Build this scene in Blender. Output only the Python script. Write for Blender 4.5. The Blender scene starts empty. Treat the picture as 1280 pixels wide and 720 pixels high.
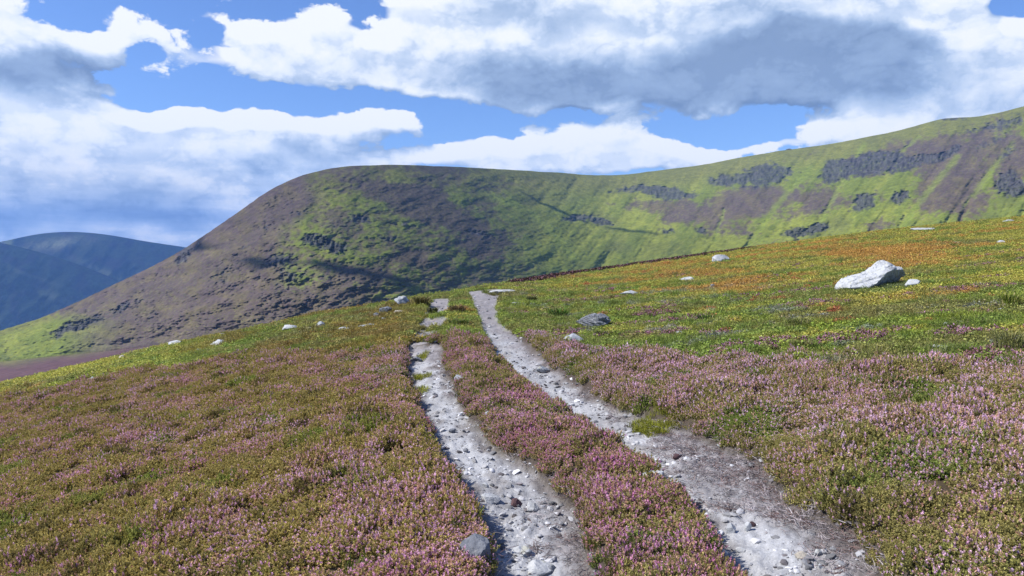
import bpy, math, random
import numpy as np
from math import radians as R
from mathutils import Vector

rng = np.random.default_rng(7)
random.seed(7)
SC = bpy.context.scene
COL = SC.collection

# ------------------------------------------------------------------ camera numbers
F, CX, CY, CAMH = 924.0, 640.0, 320.0, 2.06     # focal length (px of a 1280 wide frame), horizon row, eye height

def tag(o, label=None, cat=None, group=None, kind=None):
    for k, v in (('label', label), ('category', cat), ('group', group), ('kind', kind)):
        if v: o[k] = v
    return o

# ------------------------------------------------------------------ numpy noise
_pr = np.random.default_rng(99)
_PERM = np.concatenate([_pr.permutation(1024)] * 2).astype(np.int32)
_GA = _pr.uniform(0, 2 * math.pi, 1024)
_GX = np.cos(_GA).astype(np.float32); _GY = np.sin(_GA).astype(np.float32)

def perlin(x, y, s=0):
    x = np.asarray(x, float) + s * 17.317; y = np.asarray(y, float) - s * 9.733
    x0 = np.floor(x); y0 = np.floor(y); fx = (x - x0).astype(np.float32); fy = (y - y0).astype(np.float32)
    ix = x0.astype(np.int32) & 1023; iy = y0.astype(np.int32) & 1023; ix1 = (ix + 1) & 1023; iy1 = iy + 1
    p0 = _PERM[ix]; p1 = _PERM[ix1]
    def g(p, q, dx, dy):
        k = _PERM[p + (q & 1023)]
        return _GX[k] * dx + _GY[k] * dy
    u = fx * fx * fx * (fx * (fx * 6 - 15) + 10); v = fy * fy * fy * (fy * (fy * 6 - 15) + 10)
    a = g(p0, iy, fx, fy); b = g(p1, iy, fx - 1, fy); c = g(p0, iy1, fx, fy - 1); d = g(p1, iy1, fx - 1, fy - 1)
    return ((a + (b - a) * u) * (1 - v) + (c + (d - c) * u) * v) * np.float32(1.45)

def fbm(x, y, s=0, oct=4, gain=.5):
    t = 0; a = 1; n = 0
    for i in range(oct):
        t = t + a * perlin(x, y, s + i * 17); n += a
        x = x * 2.03 + 11.3; y = y * 2.03 - 7.1; a *= gain
    return t / n

def ridged(x, y, s=0, oct=4, gain=.5):
    t = 0; a = 1; n = 0
    for i in range(oct):
        t = t + a * (1 - 2 * np.abs(perlin(x, y, s + i * 13))); n += a
        x = x * 2.1 + 3.3; y = y * 2.1 - 9.1; a *= gain
    return t / n

def sstep(a, b, x):
    t = np.clip((x - a) / (b - a), 0, 1); return t * t * (3 - 2 * t)

def mixc(c, d, t):
    return c * (1 - t[:, None]) + np.asarray(d, float)[None, :] * t[:, None] if np.ndim(d) == 1 else c * (1 - t[:, None]) + d * t[:, None]

# ------------------------------------------------------------------ mesh helpers
def mesh_from(name, v, faces, smooth=False, attrs=None, mats=()):
    """faces: (n,k) int array, all the same size"""
    me = bpy.data.meshes.new(name)
    v = np.asarray(v, np.float32); faces = np.asarray(faces, np.int32)
    n, k = faces.shape
    me.vertices.add(len(v)); me.vertices.foreach_set('co', v.ravel())
    me.loops.add(n * k); me.loops.foreach_set('vertex_index', faces.ravel())
    me.polygons.add(n); me.polygons.foreach_set('loop_start', np.arange(0, n * k, k, dtype=np.int32))
    me.polygons.foreach_set('use_smooth', np.full(n, smooth, bool))
    me.update(calc_edges=True)
    set_attrs(me, attrs or {})
    for m in mats: me.materials.append(m)
    return me

def set_attrs(me, attrs):
    for an, (dom, typ, arr) in attrs.items():
        a = me.attributes.new(an, typ, dom)
        arr = np.asarray(arr)
        if typ == 'FLOAT_COLOR':
            if arr.shape[1] == 3: arr = np.c_[arr, np.ones(len(arr))]
            a.data.foreach_set('color', arr.astype(np.float32).ravel())
        elif typ == 'FLOAT_VECTOR': a.data.foreach_set('vector', arr.astype(np.float32).ravel())
        elif typ == 'INT': a.data.foreach_set('value', arr.astype(np.int32))
        else: a.data.foreach_set('value', arr.astype(np.float32))

def link(name, me, parent=None):
    o = bpy.data.objects.new(name, me); COL.objects.link(o)
    if parent: o.parent = parent
    return o

def grid_faces(nr, nc):
    i = np.arange(nr * nc).reshape(nr, nc)
    return np.stack([i[:-1, :-1].ravel(), i[:-1, 1:].ravel(), i[1:, 1:].ravel(), i[1:, :-1].ravel()], 1)

# ------------------------------------------------------------------ shader node helper
class NT:
    def __init__(self, nt): self.nt = nt
    def n(self, typ, **kw):
        nd = self.nt.nodes.new(typ)
        for k, v in kw.items(): setattr(nd, k, v)
        return nd
    def put(self, sock, val):
        if isinstance(val, bpy.types.NodeSocket): self.nt.links.new(val, sock)
        elif val is not None: sock.default_value = val
    def m(self, op, a, b=None, c=None, clamp=False):
        nd = self.n('ShaderNodeMath', operation=op, use_clamp=clamp)
        for i, x in enumerate((a, b, c)): self.put(nd.inputs[i], x)
        return nd.outputs[0]
    def vm(self, op, a, b=None, c=None):
        nd = self.n('ShaderNodeVectorMath', operation=op)
        for i, x in enumerate((a, b, c)):
            if x is not None: self.put(nd.inputs[i], x)
        return nd.outputs['Value'] if op in ('DOT_PRODUCT', 'LENGTH') else nd.outputs[0]
    def mix(self, fac, a, b, blend='MIX'):
        nd = self.n('ShaderNodeMix', data_type='RGBA', blend_type=blend, clamp_factor=True)
        self.put(nd.inputs[0], fac)
        self.put(nd.inputs[6], (*a, 1) if isinstance(a, tuple) and len(a) == 3 else a)
        self.put(nd.inputs[7], (*b, 1) if isinstance(b, tuple) and len(b) == 3 else b)
        return nd.outputs[2]
    def noise(self, vec, scale, detail=4, rough=.5, out=0):
        nd = self.n('ShaderNodeTexNoise')
        self.put(nd.inputs['Vector'], vec); nd.inputs['Scale'].default_value = scale
        nd.inputs['Detail'].default_value = detail; nd.inputs['Roughness'].default_value = rough
        return nd.outputs[out]
    def ss(self, x, a, b):
        nd = self.n('ShaderNodeMapRange', interpolation_type='SMOOTHSTEP')
        self.put(nd.inputs[0], x)
        for i, v in ((1, a), (2, b), (3, 0.0), (4, 1.0)): self.put(nd.inputs[i], v)
        return nd.outputs[0]
    def attr(self, name, typ='GEOMETRY', out=0):
        nd = self.n('ShaderNodeAttribute', attribute_type=typ, attribute_name=name)
        return nd.outputs[out]

def material(name):
    m = bpy.data.materials.new(name); m.use_nodes = True
    nt = NT(m.node_tree); b = m.node_tree.nodes['Principled BSDF']
    b.inputs['Roughness'].default_value = .9
    b.inputs['Specular IOR Level'].default_value = .2
    return m, nt, b

# ------------------------------------------------------------------ the moor as a height function
_ug = np.linspace(-1.3, 1.3, 2601)
def _knots(px, val, sm=25):
    u = (np.array(px, float) - CX) / F
    y = np.interp(_ug, u, np.array(val, float))
    k = np.exp(-.5 * (np.arange(-4 * sm, 4 * sm + 1) / sm) ** 2); k /= k.sum()
    return np.convolve(np.pad(y, 4 * sm, mode='edge'), k, 'valid')
SKY_PX = [-500, -150, 0, 60, 130, 200, 260, 320, 400, 450, 520, 560, 590, 640, 700, 760, 830, 880, 940, 1000, 1060, 1120, 1200, 1280, 1450, 1800]
SKY_Y = [600, 520, 484, 470, 453, 436, 425, 412, 395, 387, 374, 369, 363, 356, 347, 338, 328, 321, 312, 304, 296, 289, 281, 273, 252, 215]
_ys = _knots(SKY_PX, SKY_Y, 8)
_dc = _knots([-500, 0, 200, 400, 520, 570, 620, 700, 900, 1280, 1800], [26, 27, 28, 29, 29.5, 31, 36, 50, 64, 76, 80], 22)
_ec = (CY - _ys) / F
_a = _ec + 1.111 * CAMH / _dc
_a = np.convolve(np.pad(_a, 60, mode='edge'), np.ones(121) / 121, 'valid')
# put the crest back on the measured skyline after smoothing the slope
_dc = 1.111 * CAMH / np.maximum(_a - _ec, .02)
_dc = np.convolve(np.pad(_dc, 10, mode='edge'), np.ones(21) / 21, 'valid')

def moor_base(x, y):
    d = np.maximum(y, .8); u = np.clip(x / d, -1.29, 1.29)
    a = np.interp(u, _ug, _a); dc = np.interp(u, _ug, _dc)
    c = CAMH / (.36 * dc * dc); t = np.maximum(0, d - .8 * dc)
    smax = (.55 + a) / (2 * c)
    drop = np.where(t < smax, c * t * t, c * smax * smax + 2 * c * smax * (t - smax))
    return a * d - drop

def px_to_d(px, py):
    """depth at which the ray of a photo point meets the moor's plane"""
    u = (px - CX) / F
    return CAMH / (np.interp(u, _ug, _a) - (CY - py) / F)

def line(pts):
    p = np.array(pts, float); d = px_to_d(p[:, 0], p[:, 1]); x = (p[:, 0] - CX) / F * d
    o = np.argsort(d); d = d[o]; x = x[o]
    s0 = (x[1] - x[0]) / (d[1] - d[0]); s1 = (x[-1] - x[-2]) / (d[-1] - d[-2])
    d = np.r_[d[0] - 4, d, d[-1] + 12]; x = np.r_[x[0] - 4 * s0, x, x[-1] + 12 * s1]
    return lambda y: np.interp(y, d, x)

L_l = line([(533, 385), (526, 398), (519, 415), (506, 430), (506, 470), (530, 530), (561, 585), (590, 640), (602, 685), (602, 720)])
L_r = line([(563, 385), (561, 398), (555, 415), (556, 427), (562, 460), (585, 505), (616, 545), (666, 572), (710, 612), (738, 660), (755, 720)])
R_l = line([(590, 382), (595, 395), (602, 415), (619, 447), (674, 495), (725, 530), (780, 565), (820, 600), (855, 625), (880, 652), (897, 690), (908, 720)])
R_r = line([(623, 382), (621, 395), (643, 414), (662, 428), (686, 447), (720, 472), (764, 494), (812, 516), (868, 528), (935, 557), (985, 592), (1015, 625), (1065, 665), (1125, 720)])
T_R = line([(700, 470), (745, 494), (780, 522), (805, 545), (835, 575), (868, 605), (905, 638), (965, 660), (1020, 690), (1045, 720)])
T_L = line([(600, 505), (650, 545), (682, 575), (692, 610), (692, 650), (702, 690), (722, 720)])

def edge_d(px, py):
    """a boundary that runs across the view: its depth for every bearing"""
    px = np.array(px, float); d = px_to_d(px, np.array(py, float))
    return lambda u: np.interp(u, (px - CX) / F, d)
HEATH_L = edge_d([-300, 0, 60, 130, 200, 300, 400, 470, 512], [575, 501, 489, 474, 465, 454, 446, 440, 434])
HEATH_R = edge_d([655, 700, 760, 830, 930, 1000, 1080, 1160, 1280, 1500], [420, 434, 445, 454, 457, 460, 462, 465, 463, 463])
STRIP_END = px_to_d(580, 426)

def wob(x, y, s, f, amp):
    return amp * fbm(x * f, y * f, s, 3)

def zones(x, y):
    """soft masks at moor points: track (bare), twig (dead heather litter), heath (heather), rest is grass and bilberry"""
    u = x / np.maximum(y, .8)
    w1 = (wob(x, y, 3, 1.6, .13) + wob(x, y, 5, 6., .06)) * np.clip(1.5 - y / 22, .4, 1)
    sf = np.clip(y / 8., .6, 2.)
    e = .10 * np.clip(y / 8., .7, 1.4)
    inL = sstep(-e, e, x - L_l(y) + w1) * sstep(-e, e, L_r(y) - x + wob(x, y, 9, 1.7, .11) + wob(x, y, 8, 6., .05))
    inR = sstep(-e, e, x - R_l(y) + wob(x, y, 21, 1.7, .11) + wob(x, y, 6, 6., .05)) * sstep(-e, e, R_r(y) - x + wob(x, y, 31, 1.3, .16) + wob(x, y, 7, 6., .07))
    yg = y + wob(x, y, 78, 1.4, 1.6); D_ = lambda q: px_to_d(546., q)
    gap = sstep(D_(426) - .3, D_(426) + .3, yg) * (1 - sstep(D_(423) - .3, D_(423) + .3, yg)) + .9 * sstep(D_(412) - .4, D_(412) + .4, yg) * (1 - sstep(D_(409) - .4, D_(409) + .4, yg)) + .8 * sstep(D_(396) - .5, D_(396) + .5, yg) * (1 - sstep(D_(392) - .5, D_(392) + .5, yg))
    gap = np.clip(gap, 0, 1)
    inL = inL * (1 - gap)
    inL = inL * (1 - sstep(27, 29, y + wob(x, y, 79, 1.2, 2.))); inR = inR * (1 - sstep(31, 34, y))
    track = np.maximum(inL, inR)
    tw = np.maximum(inR * sstep(-.30, .42, x - T_R(y) - .12 + wob(x, y, 41, 1.5, .6) + wob(x, y, 43, 5., .25)), inL * sstep(-.25, .45, x - T_L(y) + wob(x, y, 42, 1.8, .5) + wob(x, y, 44, 5., .25)))
    mid = (x > L_r(y) - .3) & (x < R_l(y) + .3)
    wl = wob(x, y, 51, .45, 3.0) + wob(x, y, 52, 1.7, .9)
    hl = (x < L_l(y) + .3) * sstep(-1.6, 1.6, HEATH_L(u) + wl * np.clip(y / 20, .2, 1) - y)
    wr = wob(x, y, 53, .6, 1.5) + wob(x, y, 54, 2.0, .5)
    hr = (x > R_r(y) - .4) * sstep(-.7, .7, HEATH_R(u) + wr * .8 - y)
    hm = mid * sstep(-.6, .6, STRIP_END + wob(x, y, 55, 1., 1.) - y)
    heath = np.maximum(np.maximum(hl, hr), hm) * (1 - track)
    return track, tw, heath

def lift(x, y, zs):
    track, tw, heath = zs
    far = np.clip(y / 12., .7, 2.2)
    z = .06 * fbm(x * .35, y * .35, 101, 3) * far + .035 * fbm(x * 1.3, y * 1.3, 102, 3) * (1 - .5 * track)
    z = z - track * (.125 - .03 * tw) * np.clip(1.25 - y / 45, .5, 1) + heath * .05
    # worn surface of the track
    z = z + track * (.035 * fbm(x * 2.6, y * 1.7, 103, 4, .55) + (.030 + .010 * tw) * fbm(x * 12, y * 9, 104, 3, .7) + .026 * np.maximum(0, ridged(x * 4.5, y * 3.2, 107, 3) - .25))
    z = z + (1 - track) * .012 * fbm(x * 7, y * 7, 105, 2)
    return z

def ground(x, y):
    x = np.atleast_1d(np.asarray(x, float)); y = np.atleast_1d(np.asarray(y, float))
    return moor_base(x, y) + lift(x, y, zones(x, y))

def project(x, y, z):
    return CX + F * x / y, CY - F * (z - CAMH) / y

# ------------------------------------------------------------------ what grows where outside the heather
GREEN = np.array([.155, .205, .042]); LIME = np.array([.20, .245, .038]); YEL = np.array([.30, .275, .055])
ORA = np.array([.33, .185, .05]); RED = np.array([.27, .06, .045]); OLI = np.array([.19, .17, .06])
PINK = np.array([.30, .15, .23]); GREY = np.array([.16, .165, .15]); STRAW = np.array([.30, .26, .13])

def cover(x, y):
    """(kind index, colour) of the short plants: 0 grass, 1 bilberry, 2 low heather"""
    px, py = project(x, np.maximum(y, .8), moor_base(x, y))
    n1 = fbm(x * .16, y * .30, 201, 3); n2 = fbm(x * .30 + 9, y * .55, 202, 4); n3 = fbm(x * .9, y * 1.2, 203, 3); n4 = fbm(x * .22 - 4, y * .4, 204, 3)
    n5 = fbm(x * 2.2, y * 2.6, 205, 2)
    c = np.repeat(GREEN[None], len(x), 0)
    c = mixc(c, LIME, sstep(-.15, .35, n3 + .4 * n1))
    right = sstep(590, 680, px)
    up = sstep(415, 325, py) * right                     # higher, drier ground to the right: more yellow and rust
    c = mixc(c, OLI, sstep(-.12, .28, n4 + .3 * n5) * .8)
    yel = sstep(.0, .32, n2 * .9 + .34 * up - .14 + .2 * n5 + .2 * n3)
    c = mixc(c, YEL, yel * .85)
    blob = np.exp(-(((px - 935) / 75) ** 2 + ((py - 362) / 13) ** 2)) + np.exp(-(((px - 1140) / 90) ** 2 + ((py - 330) / 14) ** 2)) + .9 * np.exp(-(((px - 860) / 90) ** 2 + ((py - 340) / 9) ** 2)) + .8 * np.exp(-(((px - 1060) / 200) ** 2 + ((py - 312) / 9) ** 2))
    ora = sstep(.16, .40, n1 * .55 + .26 * blob + .24 * n5 + .30 * n3 + .16 * up - .06)
    c = mixc(c, ORA, ora * .9)
    red = sstep(.34, .46, n3 * .7 + n5 * .45)
    c = mixc(c, RED, red * .75 * right)
    left = 1 - sstep(470, 560, px)
    band = sstep(330, 120, px) * left
    c = mixc(c, YEL * np.array([1.05, 1.1, 1]), band * sstep(-.2, .15, n2 + n5 * .3) * .9)
    c = mixc(c, np.array([.21, .13, .04]), left * (1 - band) * sstep(-.1, .25, n1 + n5 * .3 + .1) * .7)
    pinkn = fbm(x * .34 + 31, y * .62, 206, 3)
    pink = sstep(.13, .30, pinkn + .25 * n5) * right * (1 - .4 * up)
    kind = np.where(pink > .5, 2, np.where((ora > .4) | (red > .5) | ((yel > .55) & (n5 > -.1)) | (band > .5), 1, 0))
    grey = sstep(.22, .40, fbm(x * .5 + 70, y * 1.0, 207, 3) + .2 * n5) * right * sstep(345, 375, py)
    c = mixc(c, GREY, grey * .8)
    return kind, c, pink, grey

# ------------------------------------------------------------------ moor ground sheet
def build_moor():
    nu, nd = 860, 700
    u = np.linspace(-1.15, 1.15, nu); d = np.exp(np.linspace(math.log(1.3), math.log(230), nd))
    U, D = np.meshgrid(u, d); x = (U * D).ravel(); y = D.ravel()
    zs = zones(x, y); track, tw, heath = zs
    z = moor_base(x, y) + lift(x, y, zs)
    kind, c, pink, grey = cover(x, y)
    col = c * .62
    col = mixc(col, np.array([.13, .075, .085]), pink * .7)
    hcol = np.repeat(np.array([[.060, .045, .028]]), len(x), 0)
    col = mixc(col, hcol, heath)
    n = fbm(x * 3, y * 2.4, 301, 4); n2 = fbm(x * 17, y * 14, 302, 3)
    gr = np.repeat(np.array([[.345, .355, .38]]), len(x), 0) * (1 + .22 * n + .30 * n2)[:, None]
    gr = mixc(gr, np.array([.225, .225, .24]), sstep(-.05, .35, fbm(x * 1.4, y * .9, 303, 4)) * .6)
    twc = np.repeat(np.array([[.20, .185, .195]]), len(x), 0) * (1 + .3 * n + .5 * n2)[:, None]
    gr = mixc(gr, np.array([.17, .15, .135]), sstep(.12, .45, fbm(x * 2.3, y * 1.6, 305, 4)) * .55)
    gr = mixc(gr, twc, tw * .85)
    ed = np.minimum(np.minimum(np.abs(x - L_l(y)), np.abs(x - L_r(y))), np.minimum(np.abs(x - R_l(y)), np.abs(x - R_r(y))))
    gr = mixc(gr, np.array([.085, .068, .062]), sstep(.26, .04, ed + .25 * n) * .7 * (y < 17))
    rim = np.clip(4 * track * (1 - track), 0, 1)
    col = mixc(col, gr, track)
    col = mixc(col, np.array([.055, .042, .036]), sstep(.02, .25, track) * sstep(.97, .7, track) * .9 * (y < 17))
    dc = np.interp(np.clip(x / y, -1.29, 1.29), _ug, _dc)
    pxx = CX + F * x / y
    peat = sstep(.80, .92, y / dc + .05 * fbm(x * .4, y * .4, 304, 3)) * sstep(630, 690, pxx) * (1 - sstep(925, 965, pxx))
    col = mixc(col, np.array([.05, .027, .026]), peat * .9)
    mossy = sstep(1.1, 1.5, y / dc)
    col = mixc(col, np.array([.09, .06, .05]), mossy * .8)
    m, nt, b = material('moor_soil')
    tc = nt.n('ShaderNodeTexCoord').outputs['Object']
    base = nt.attr('gcol')
    f1 = nt.noise(tc, 38, 6, .7); f2 = nt.noise(tc, 160, 3, .6)
    f = nt.m('MULTIPLY_ADD', f1, 1.1, .45); f = nt.m('MULTIPLY', f, nt.m('MULTIPLY_ADD', f2, .9, .55))
    v = nt.n('ShaderNodeCombineColor'); [nt.put(v.inputs[i], f) for i in range(3)]
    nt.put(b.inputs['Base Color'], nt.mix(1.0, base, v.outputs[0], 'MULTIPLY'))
    bp = nt.n('ShaderNodeBump'); bp.inputs['Strength'].default_value = .9; bp.inputs['Distance'].default_value = .012
    nt.put(bp.inputs['Height'], nt.m('ADD', f1, nt.m('MULTIPLY', f2, .4))); nt.put(b.inputs['Normal'], bp.outputs[0])
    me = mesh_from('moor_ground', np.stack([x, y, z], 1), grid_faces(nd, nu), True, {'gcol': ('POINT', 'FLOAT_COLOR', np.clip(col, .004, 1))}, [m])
    tag(link('ground', me), kind='structure', label='heather moor ground sloping across the view with two worn pale wheel ruts')

build_moor()

# ------------------------------------------------------------------ plants: prototypes and scatter
def rot_about(axis_dirs, n):
    pass

def quads(c, ax, ay):
    """c,ax,ay (n,3): quads centred at c spanned by half vectors ax, ay"""
    v = np.stack([c - ax - ay, c + ax - ay, c + ax + ay, c - ax + ay], 1).reshape(-1, 3)
    f = np.arange(len(v)).reshape(-1, 4)
    return v, f

def unit(v): return v / np.maximum(np.linalg.norm(v, axis=1, keepdims=True), 1e-9)

def heather_proto(seed, nspr=30, rad=.11, h0=.15, h1=.25, lean=.55, leafn=20, flrn=8, fs=.0068):
    r = np.random.default_rng(seed)
    V = []; Fc = []; kind = []; sp = []; off = 0
    a = r.uniform(0, 2 * math.pi, nspr); rr = rad * np.sqrt(r.uniform(0, 1, nspr))
    base = np.stack([rr * .55 * np.cos(a), rr * .55 * np.sin(a), np.zeros(nspr)], 1)
    dirn = unit(np.stack([np.cos(a) * rr / rad * lean + r.normal(0, .16, nspr), np.sin(a) * rr / rad * lean + r.normal(0, .16, nspr), np.ones(nspr)], 1))
    hh = r.uniform(h0, h1, nspr) * (1 - .25 * (rr / rad) ** 2)
    for i in range(nspr):
        s = r.random(); H = hh[i]; dv = dirn[i]; b0 = base[i]
        # leafy shoot: tiny scale leaves round the stem
        t = r.uniform(.30, .93, leafn) * H
        c = b0 + t[:, None] * dv + r.normal(0, .008, (leafn, 3))
        ax = unit(r.normal(0, 1, (leafn, 3))) ; ay = unit(np.cross(ax, r.normal(0, 1, (leafn, 3))) + .8 * dv)
        v, f = quads(c, ax * .0042 * r.uniform(.7, 1.3, (leafn, 1)), ay * .0085 * r.uniform(.7, 1.4, (leafn, 1)))
        V.append(v); Fc.append(f + off); off += len(v); kind += [0] * leafn; sp += [s] * leafn
        # flower spike: florets crowded along the tip
        t = np.linspace(.86, 1.0, flrn) * H + r.normal(0, .003, flrn)
        ang = np.arange(flrn) * 2.4 + r.uniform(0, 6)
        taper = (1.15 - .75 * np.linspace(0, 1, flrn))
        side = unit(np.cross(dv[None], r.normal(0, 1, (1, 3)))); s2 = np.cross(dv[None], side)
        out = np.cos(ang)[:, None] * side + np.sin(ang)[:, None] * s2
        c = b0 + t[:, None] * dv + out * (.006 * taper)[:, None]
        ax = np.cross(out, dv[None]) * (fs * taper * r.uniform(.8, 1.2, flrn))[:, None]
        ay = unit(dv[None] + .5 * out) * (fs * 1.25 * taper)[:, None]
        v, f = quads(c, ax, ay)
        V.append(v); Fc.append(f + off); off += len(v); kind += [1] * flrn; sp += [s] * flrn
    # twiggy base: stems as thin three-sided strips
    for i in range(0, nspr, 2):
        dv = dirn[i]; side = unit(np.cross(dv[None], r.normal(0, 1, (1, 3))))[0] * .0022
        p0 = base[i]; p1 = base[i] + dv * hh[i] * .75
        V.append(np.array([p0 - side, p0 + side, p1 + side * .5, p1 - side * .5])); Fc.append(np.arange(4)[None] + off); off += 4; kind.append(2); sp.append(r.random())
    V = np.concatenate(V); Fc = np.concatenate(Fc)
    fr = r.random(len(Fc))
    return V, Fc, {'kind': ('FACE', 'FLOAT', kind), 'sp': ('FACE', 'FLOAT', sp), 'fr': ('FACE', 'FLOAT', fr)}

def blade_proto(seed, n=34, rad=.09, h0=.05, h1=.13, w=.0035, lean=.8):
    r = np.random.default_rng(seed)
    a = r.uniform(0, 2 * math.pi, n); rr = rad * np.sqrt(r.random(n))
    p = np.stack([rr * np.cos(a), rr * np.sin(a), np.full(n, -.01)], 1)
    a2 = a + r.normal(0, .9, n); out = np.stack([np.cos(a2), np.sin(a2), np.zeros(n)], 1)
    h = r.uniform(h0, h1, n); l = r.uniform(.15, lean, n)
    side = np.stack([-np.sin(a2 + r.normal(0, .6, n)), np.cos(a2), np.zeros(n)], 1) * w
    z = np.array([0, 0, 1.])
    q = [p, p + z * (h * .5)[:, None] + out * (h * l * .25)[:, None], p + z * (h * .85)[:, None] + out * (h * l * .7)[:, None], p + z * (h * (1.05 - .35 * l))[:, None] + out * (h * l * 1.25)[:, None]]
    V = []; Fc = []
    ws = [1, .9, .6, .12]
    for k in range(4): V += [q[k] - side * ws[k], q[k] + side * ws[k]]
    V = np.stack(V, 1).reshape(-1, 3)
    b = np.arange(n)[:, None] * 8
    Fc = np.concatenate([b + np.array([[2 * k, 2 * k + 1, 2 * k + 3, 2 * k + 2]]) for k in range(3)])
    fr = np.tile(r.random(n), 3); tip = np.repeat(np.arange(3) / 2., n)
    return V, Fc, {'fr': ('FACE', 'FLOAT', fr), 'sp': ('FACE', 'FLOAT', fr), 'kind': ('FACE', 'FLOAT', tip)}

def leaf_proto(seed, n=80, rad=.12, h=.10, s=.0085):
    r = np.random.default_rng(seed)
    a = r.uniform(0, 2 * math.pi, n); q = np.sqrt(r.random(n)); zz = h * np.sqrt(np.maximum(0, 1 - q * q)) * r.uniform(.35, 1.05, n) + .005
    c = np.stack([rad * q * np.cos(a), rad * q * np.sin(a), zz], 1)
    nrm = unit(np.stack([np.cos(a) * q * .7, np.sin(a) * q * .7, np.full(n, .9)], 1) + r.normal(0, .45, (n, 3)))
    ax = unit(np.cross(nrm, r.normal(0, 1, (n, 3)))); ay = np.cross(nrm, ax)
    k = s * r.uniform(.6, 1.3, (n, 1))
    V, Fc = quads(c, ax * k, ay * k * 1.6)
    fr = r.random(len(Fc))
    return V, Fc, {'fr': ('FACE', 'FLOAT', fr), 'sp': ('FACE', 'FLOAT', fr), 'kind': ('FACE', 'FLOAT', np.zeros(len(Fc)))}

def twig_proto(seed, n=16, L=.10, w=.0022):
    r = np.random.default_rng(seed); V = []; Fc = []; off = 0
    for i in range(n):
        a = r.uniform(0, 6.28); p = np.array([r.normal(0, .06), r.normal(0, .06), r.uniform(.002, .02)])
        d = np.array([math.cos(a), math.sin(a), r.normal(.05, .22)]); l = L * r.uniform(.3, 1.0)
        side = np.array([-d[1], d[0], 0]) * w * r.uniform(.6, 1.4); up = np.array([0, 0, w])
        m = p + d * l * .5 + r.normal(0, .008, 3); e = p + d * l + r.normal(0, .015, 3)
        for s_ in (side, up):
            V.append(np.array([p - s_, p + s_, m + s_ * .8, m - s_ * .8, e + s_ * .4, e - s_ * .4]))
            Fc.append(np.array([[0, 1, 2, 3], [3, 2, 4, 5]]) + off); off += 6
    V = np.concatenate(V); Fc = np.concatenate(Fc); fr = np.repeat(r.random(n), 4)
    return V, Fc, {'fr': ('FACE', 'FLOAT', fr), 'sp': ('FACE', 'FLOAT', fr), 'kind': ('FACE', 'FLOAT', np.zeros(len(Fc)))}

def ico(sub):
    import bmesh
    bm = bmesh.new(); bmesh.ops.create_icosphere(bm, subdivisions=sub, radius=1)
    v = np.array([x.co[:] for x in bm.verts]); f = np.array([[q.index for q in p.verts] for p in bm.faces]); bm.free()
    return v, f
_ICO = {k: ico(k) for k in (1, 2, 3, 4, 5)}

def rock_shape(seed, dims, sub=3, planes=14, rough=.06, power=1.0, strata=0.):
    """cut-plane boulder: radius to the nearest of a few random planes, then weathered with noise; base at z=0"""
    r = np.random.default_rng(seed); v, f = _ICO[sub]
    nn = unit(r.normal(0, 1, (planes, 3))); h = r.uniform(.62, 1.0, planes)
    dp = v @ nn.T
    rad = np.min(np.where(dp > .08, h[None] / np.maximum(dp, .08), 9.), 1); rad = np.minimum(rad, 1.25)
    p = v * rad[:, None]
    q = p * 2.3 + seed
    n = (fbm(q[:, 0] + q[:, 2] * .7, q[:, 1] - q[:, 2] * .6, seed, 4, .55))
    p = p * (1 + rough * 2.2 * n)[:, None]
    if strata:
        t = p[:, 2] * 4.2 + p[:, 0] * 1.6 + .6 * n
        p[:, :2] *= (1 + strata * (np.abs((t % 1) - .5) - .25))[:, None]
    lo = p.min(0); hi = p.max(0); p = (p - (lo + hi) / 2) / (hi - lo)
    p = p * np.array(dims); p[:, 2] += dims[2] / 2
    return p, f

def stone_proto(seed):
    p, f = rock_shape(seed, (1, .72, .42), 1 if seed % 2 else 2, 7, .04)
    p[:, 2] -= .15
    z = np.random.default_rng(seed).random()
    return p, f, {'fr': ('FACE', 'FLOAT', np.full(len(f), z)), 'sp': ('FACE', 'FLOAT', np.full(len(f), z)), 'kind': ('FACE', 'FLOAT', np.zeros(len(f)))}

def plant_mat(name, flower=False, trans=.25, rough=.75):
    m, nt, b = material(name)
    tint = nt.attr('tint', 'INSTANCER'); fr = nt.attr('fr', out=2); kd = nt.attr('kind', out=2); sp = nt.attr('sp', out=2)
    k = nt.m('MULTIPLY_ADD', fr, .95, .52)
    kc = nt.n('ShaderNodeCombineColor'); [nt.put(kc.inputs[i], k) for i in range(3)]
    colr = nt.mix(1., tint, kc.outputs[0], 'MULTIPLY')
    if flower:
        bloom = nt.attr('bloom', 'INSTANCER', 2); hue = nt.attr('hue', 'INSTANCER', 2)
        fcol = nt.mix(hue, (.56, .23, .40), (.80, .58, .72))
        fcol = nt.mix(nt.m('LESS_THAN', nt.m('FRACT', nt.m('MULTIPLY', sp, 37.7)), .28), fcol, (.54, .33, .24))      # some spikes are over and gone rusty
        fcol = nt.mix(1., fcol, kc.outputs[0], 'MULTIPLY')
        isf = nt.m('GREATER_THAN', kd, .5); stem = nt.m('GREATER_THAN', kd, 1.5)
        on = nt.m('MULTIPLY', isf, nt.m('LESS_THAN', sp, bloom))
        colr = nt.mix(on, colr, fcol)
        colr = nt.mix(stem, colr, (.07, .05, .04))
    nt.put(b.inputs['Base Color'], colr); b.inputs['Roughness'].default_value = rough
    if trans:
        tr = nt.n('ShaderNodeBsdfTranslucent'); nt.put(tr.inputs[0], colr)
        mx = nt.n('ShaderNodeMixShader'); mx.inputs[0].default_value = trans
        nt.nt.links.new(b.outputs[0], mx.inputs[1]); nt.nt.links.new(tr.outputs[0], mx.inputs[2])
        nt.nt.links.new(mx.outputs[0], m.node_tree.nodes['Material Output'].inputs['Surface'])
    return m

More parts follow.
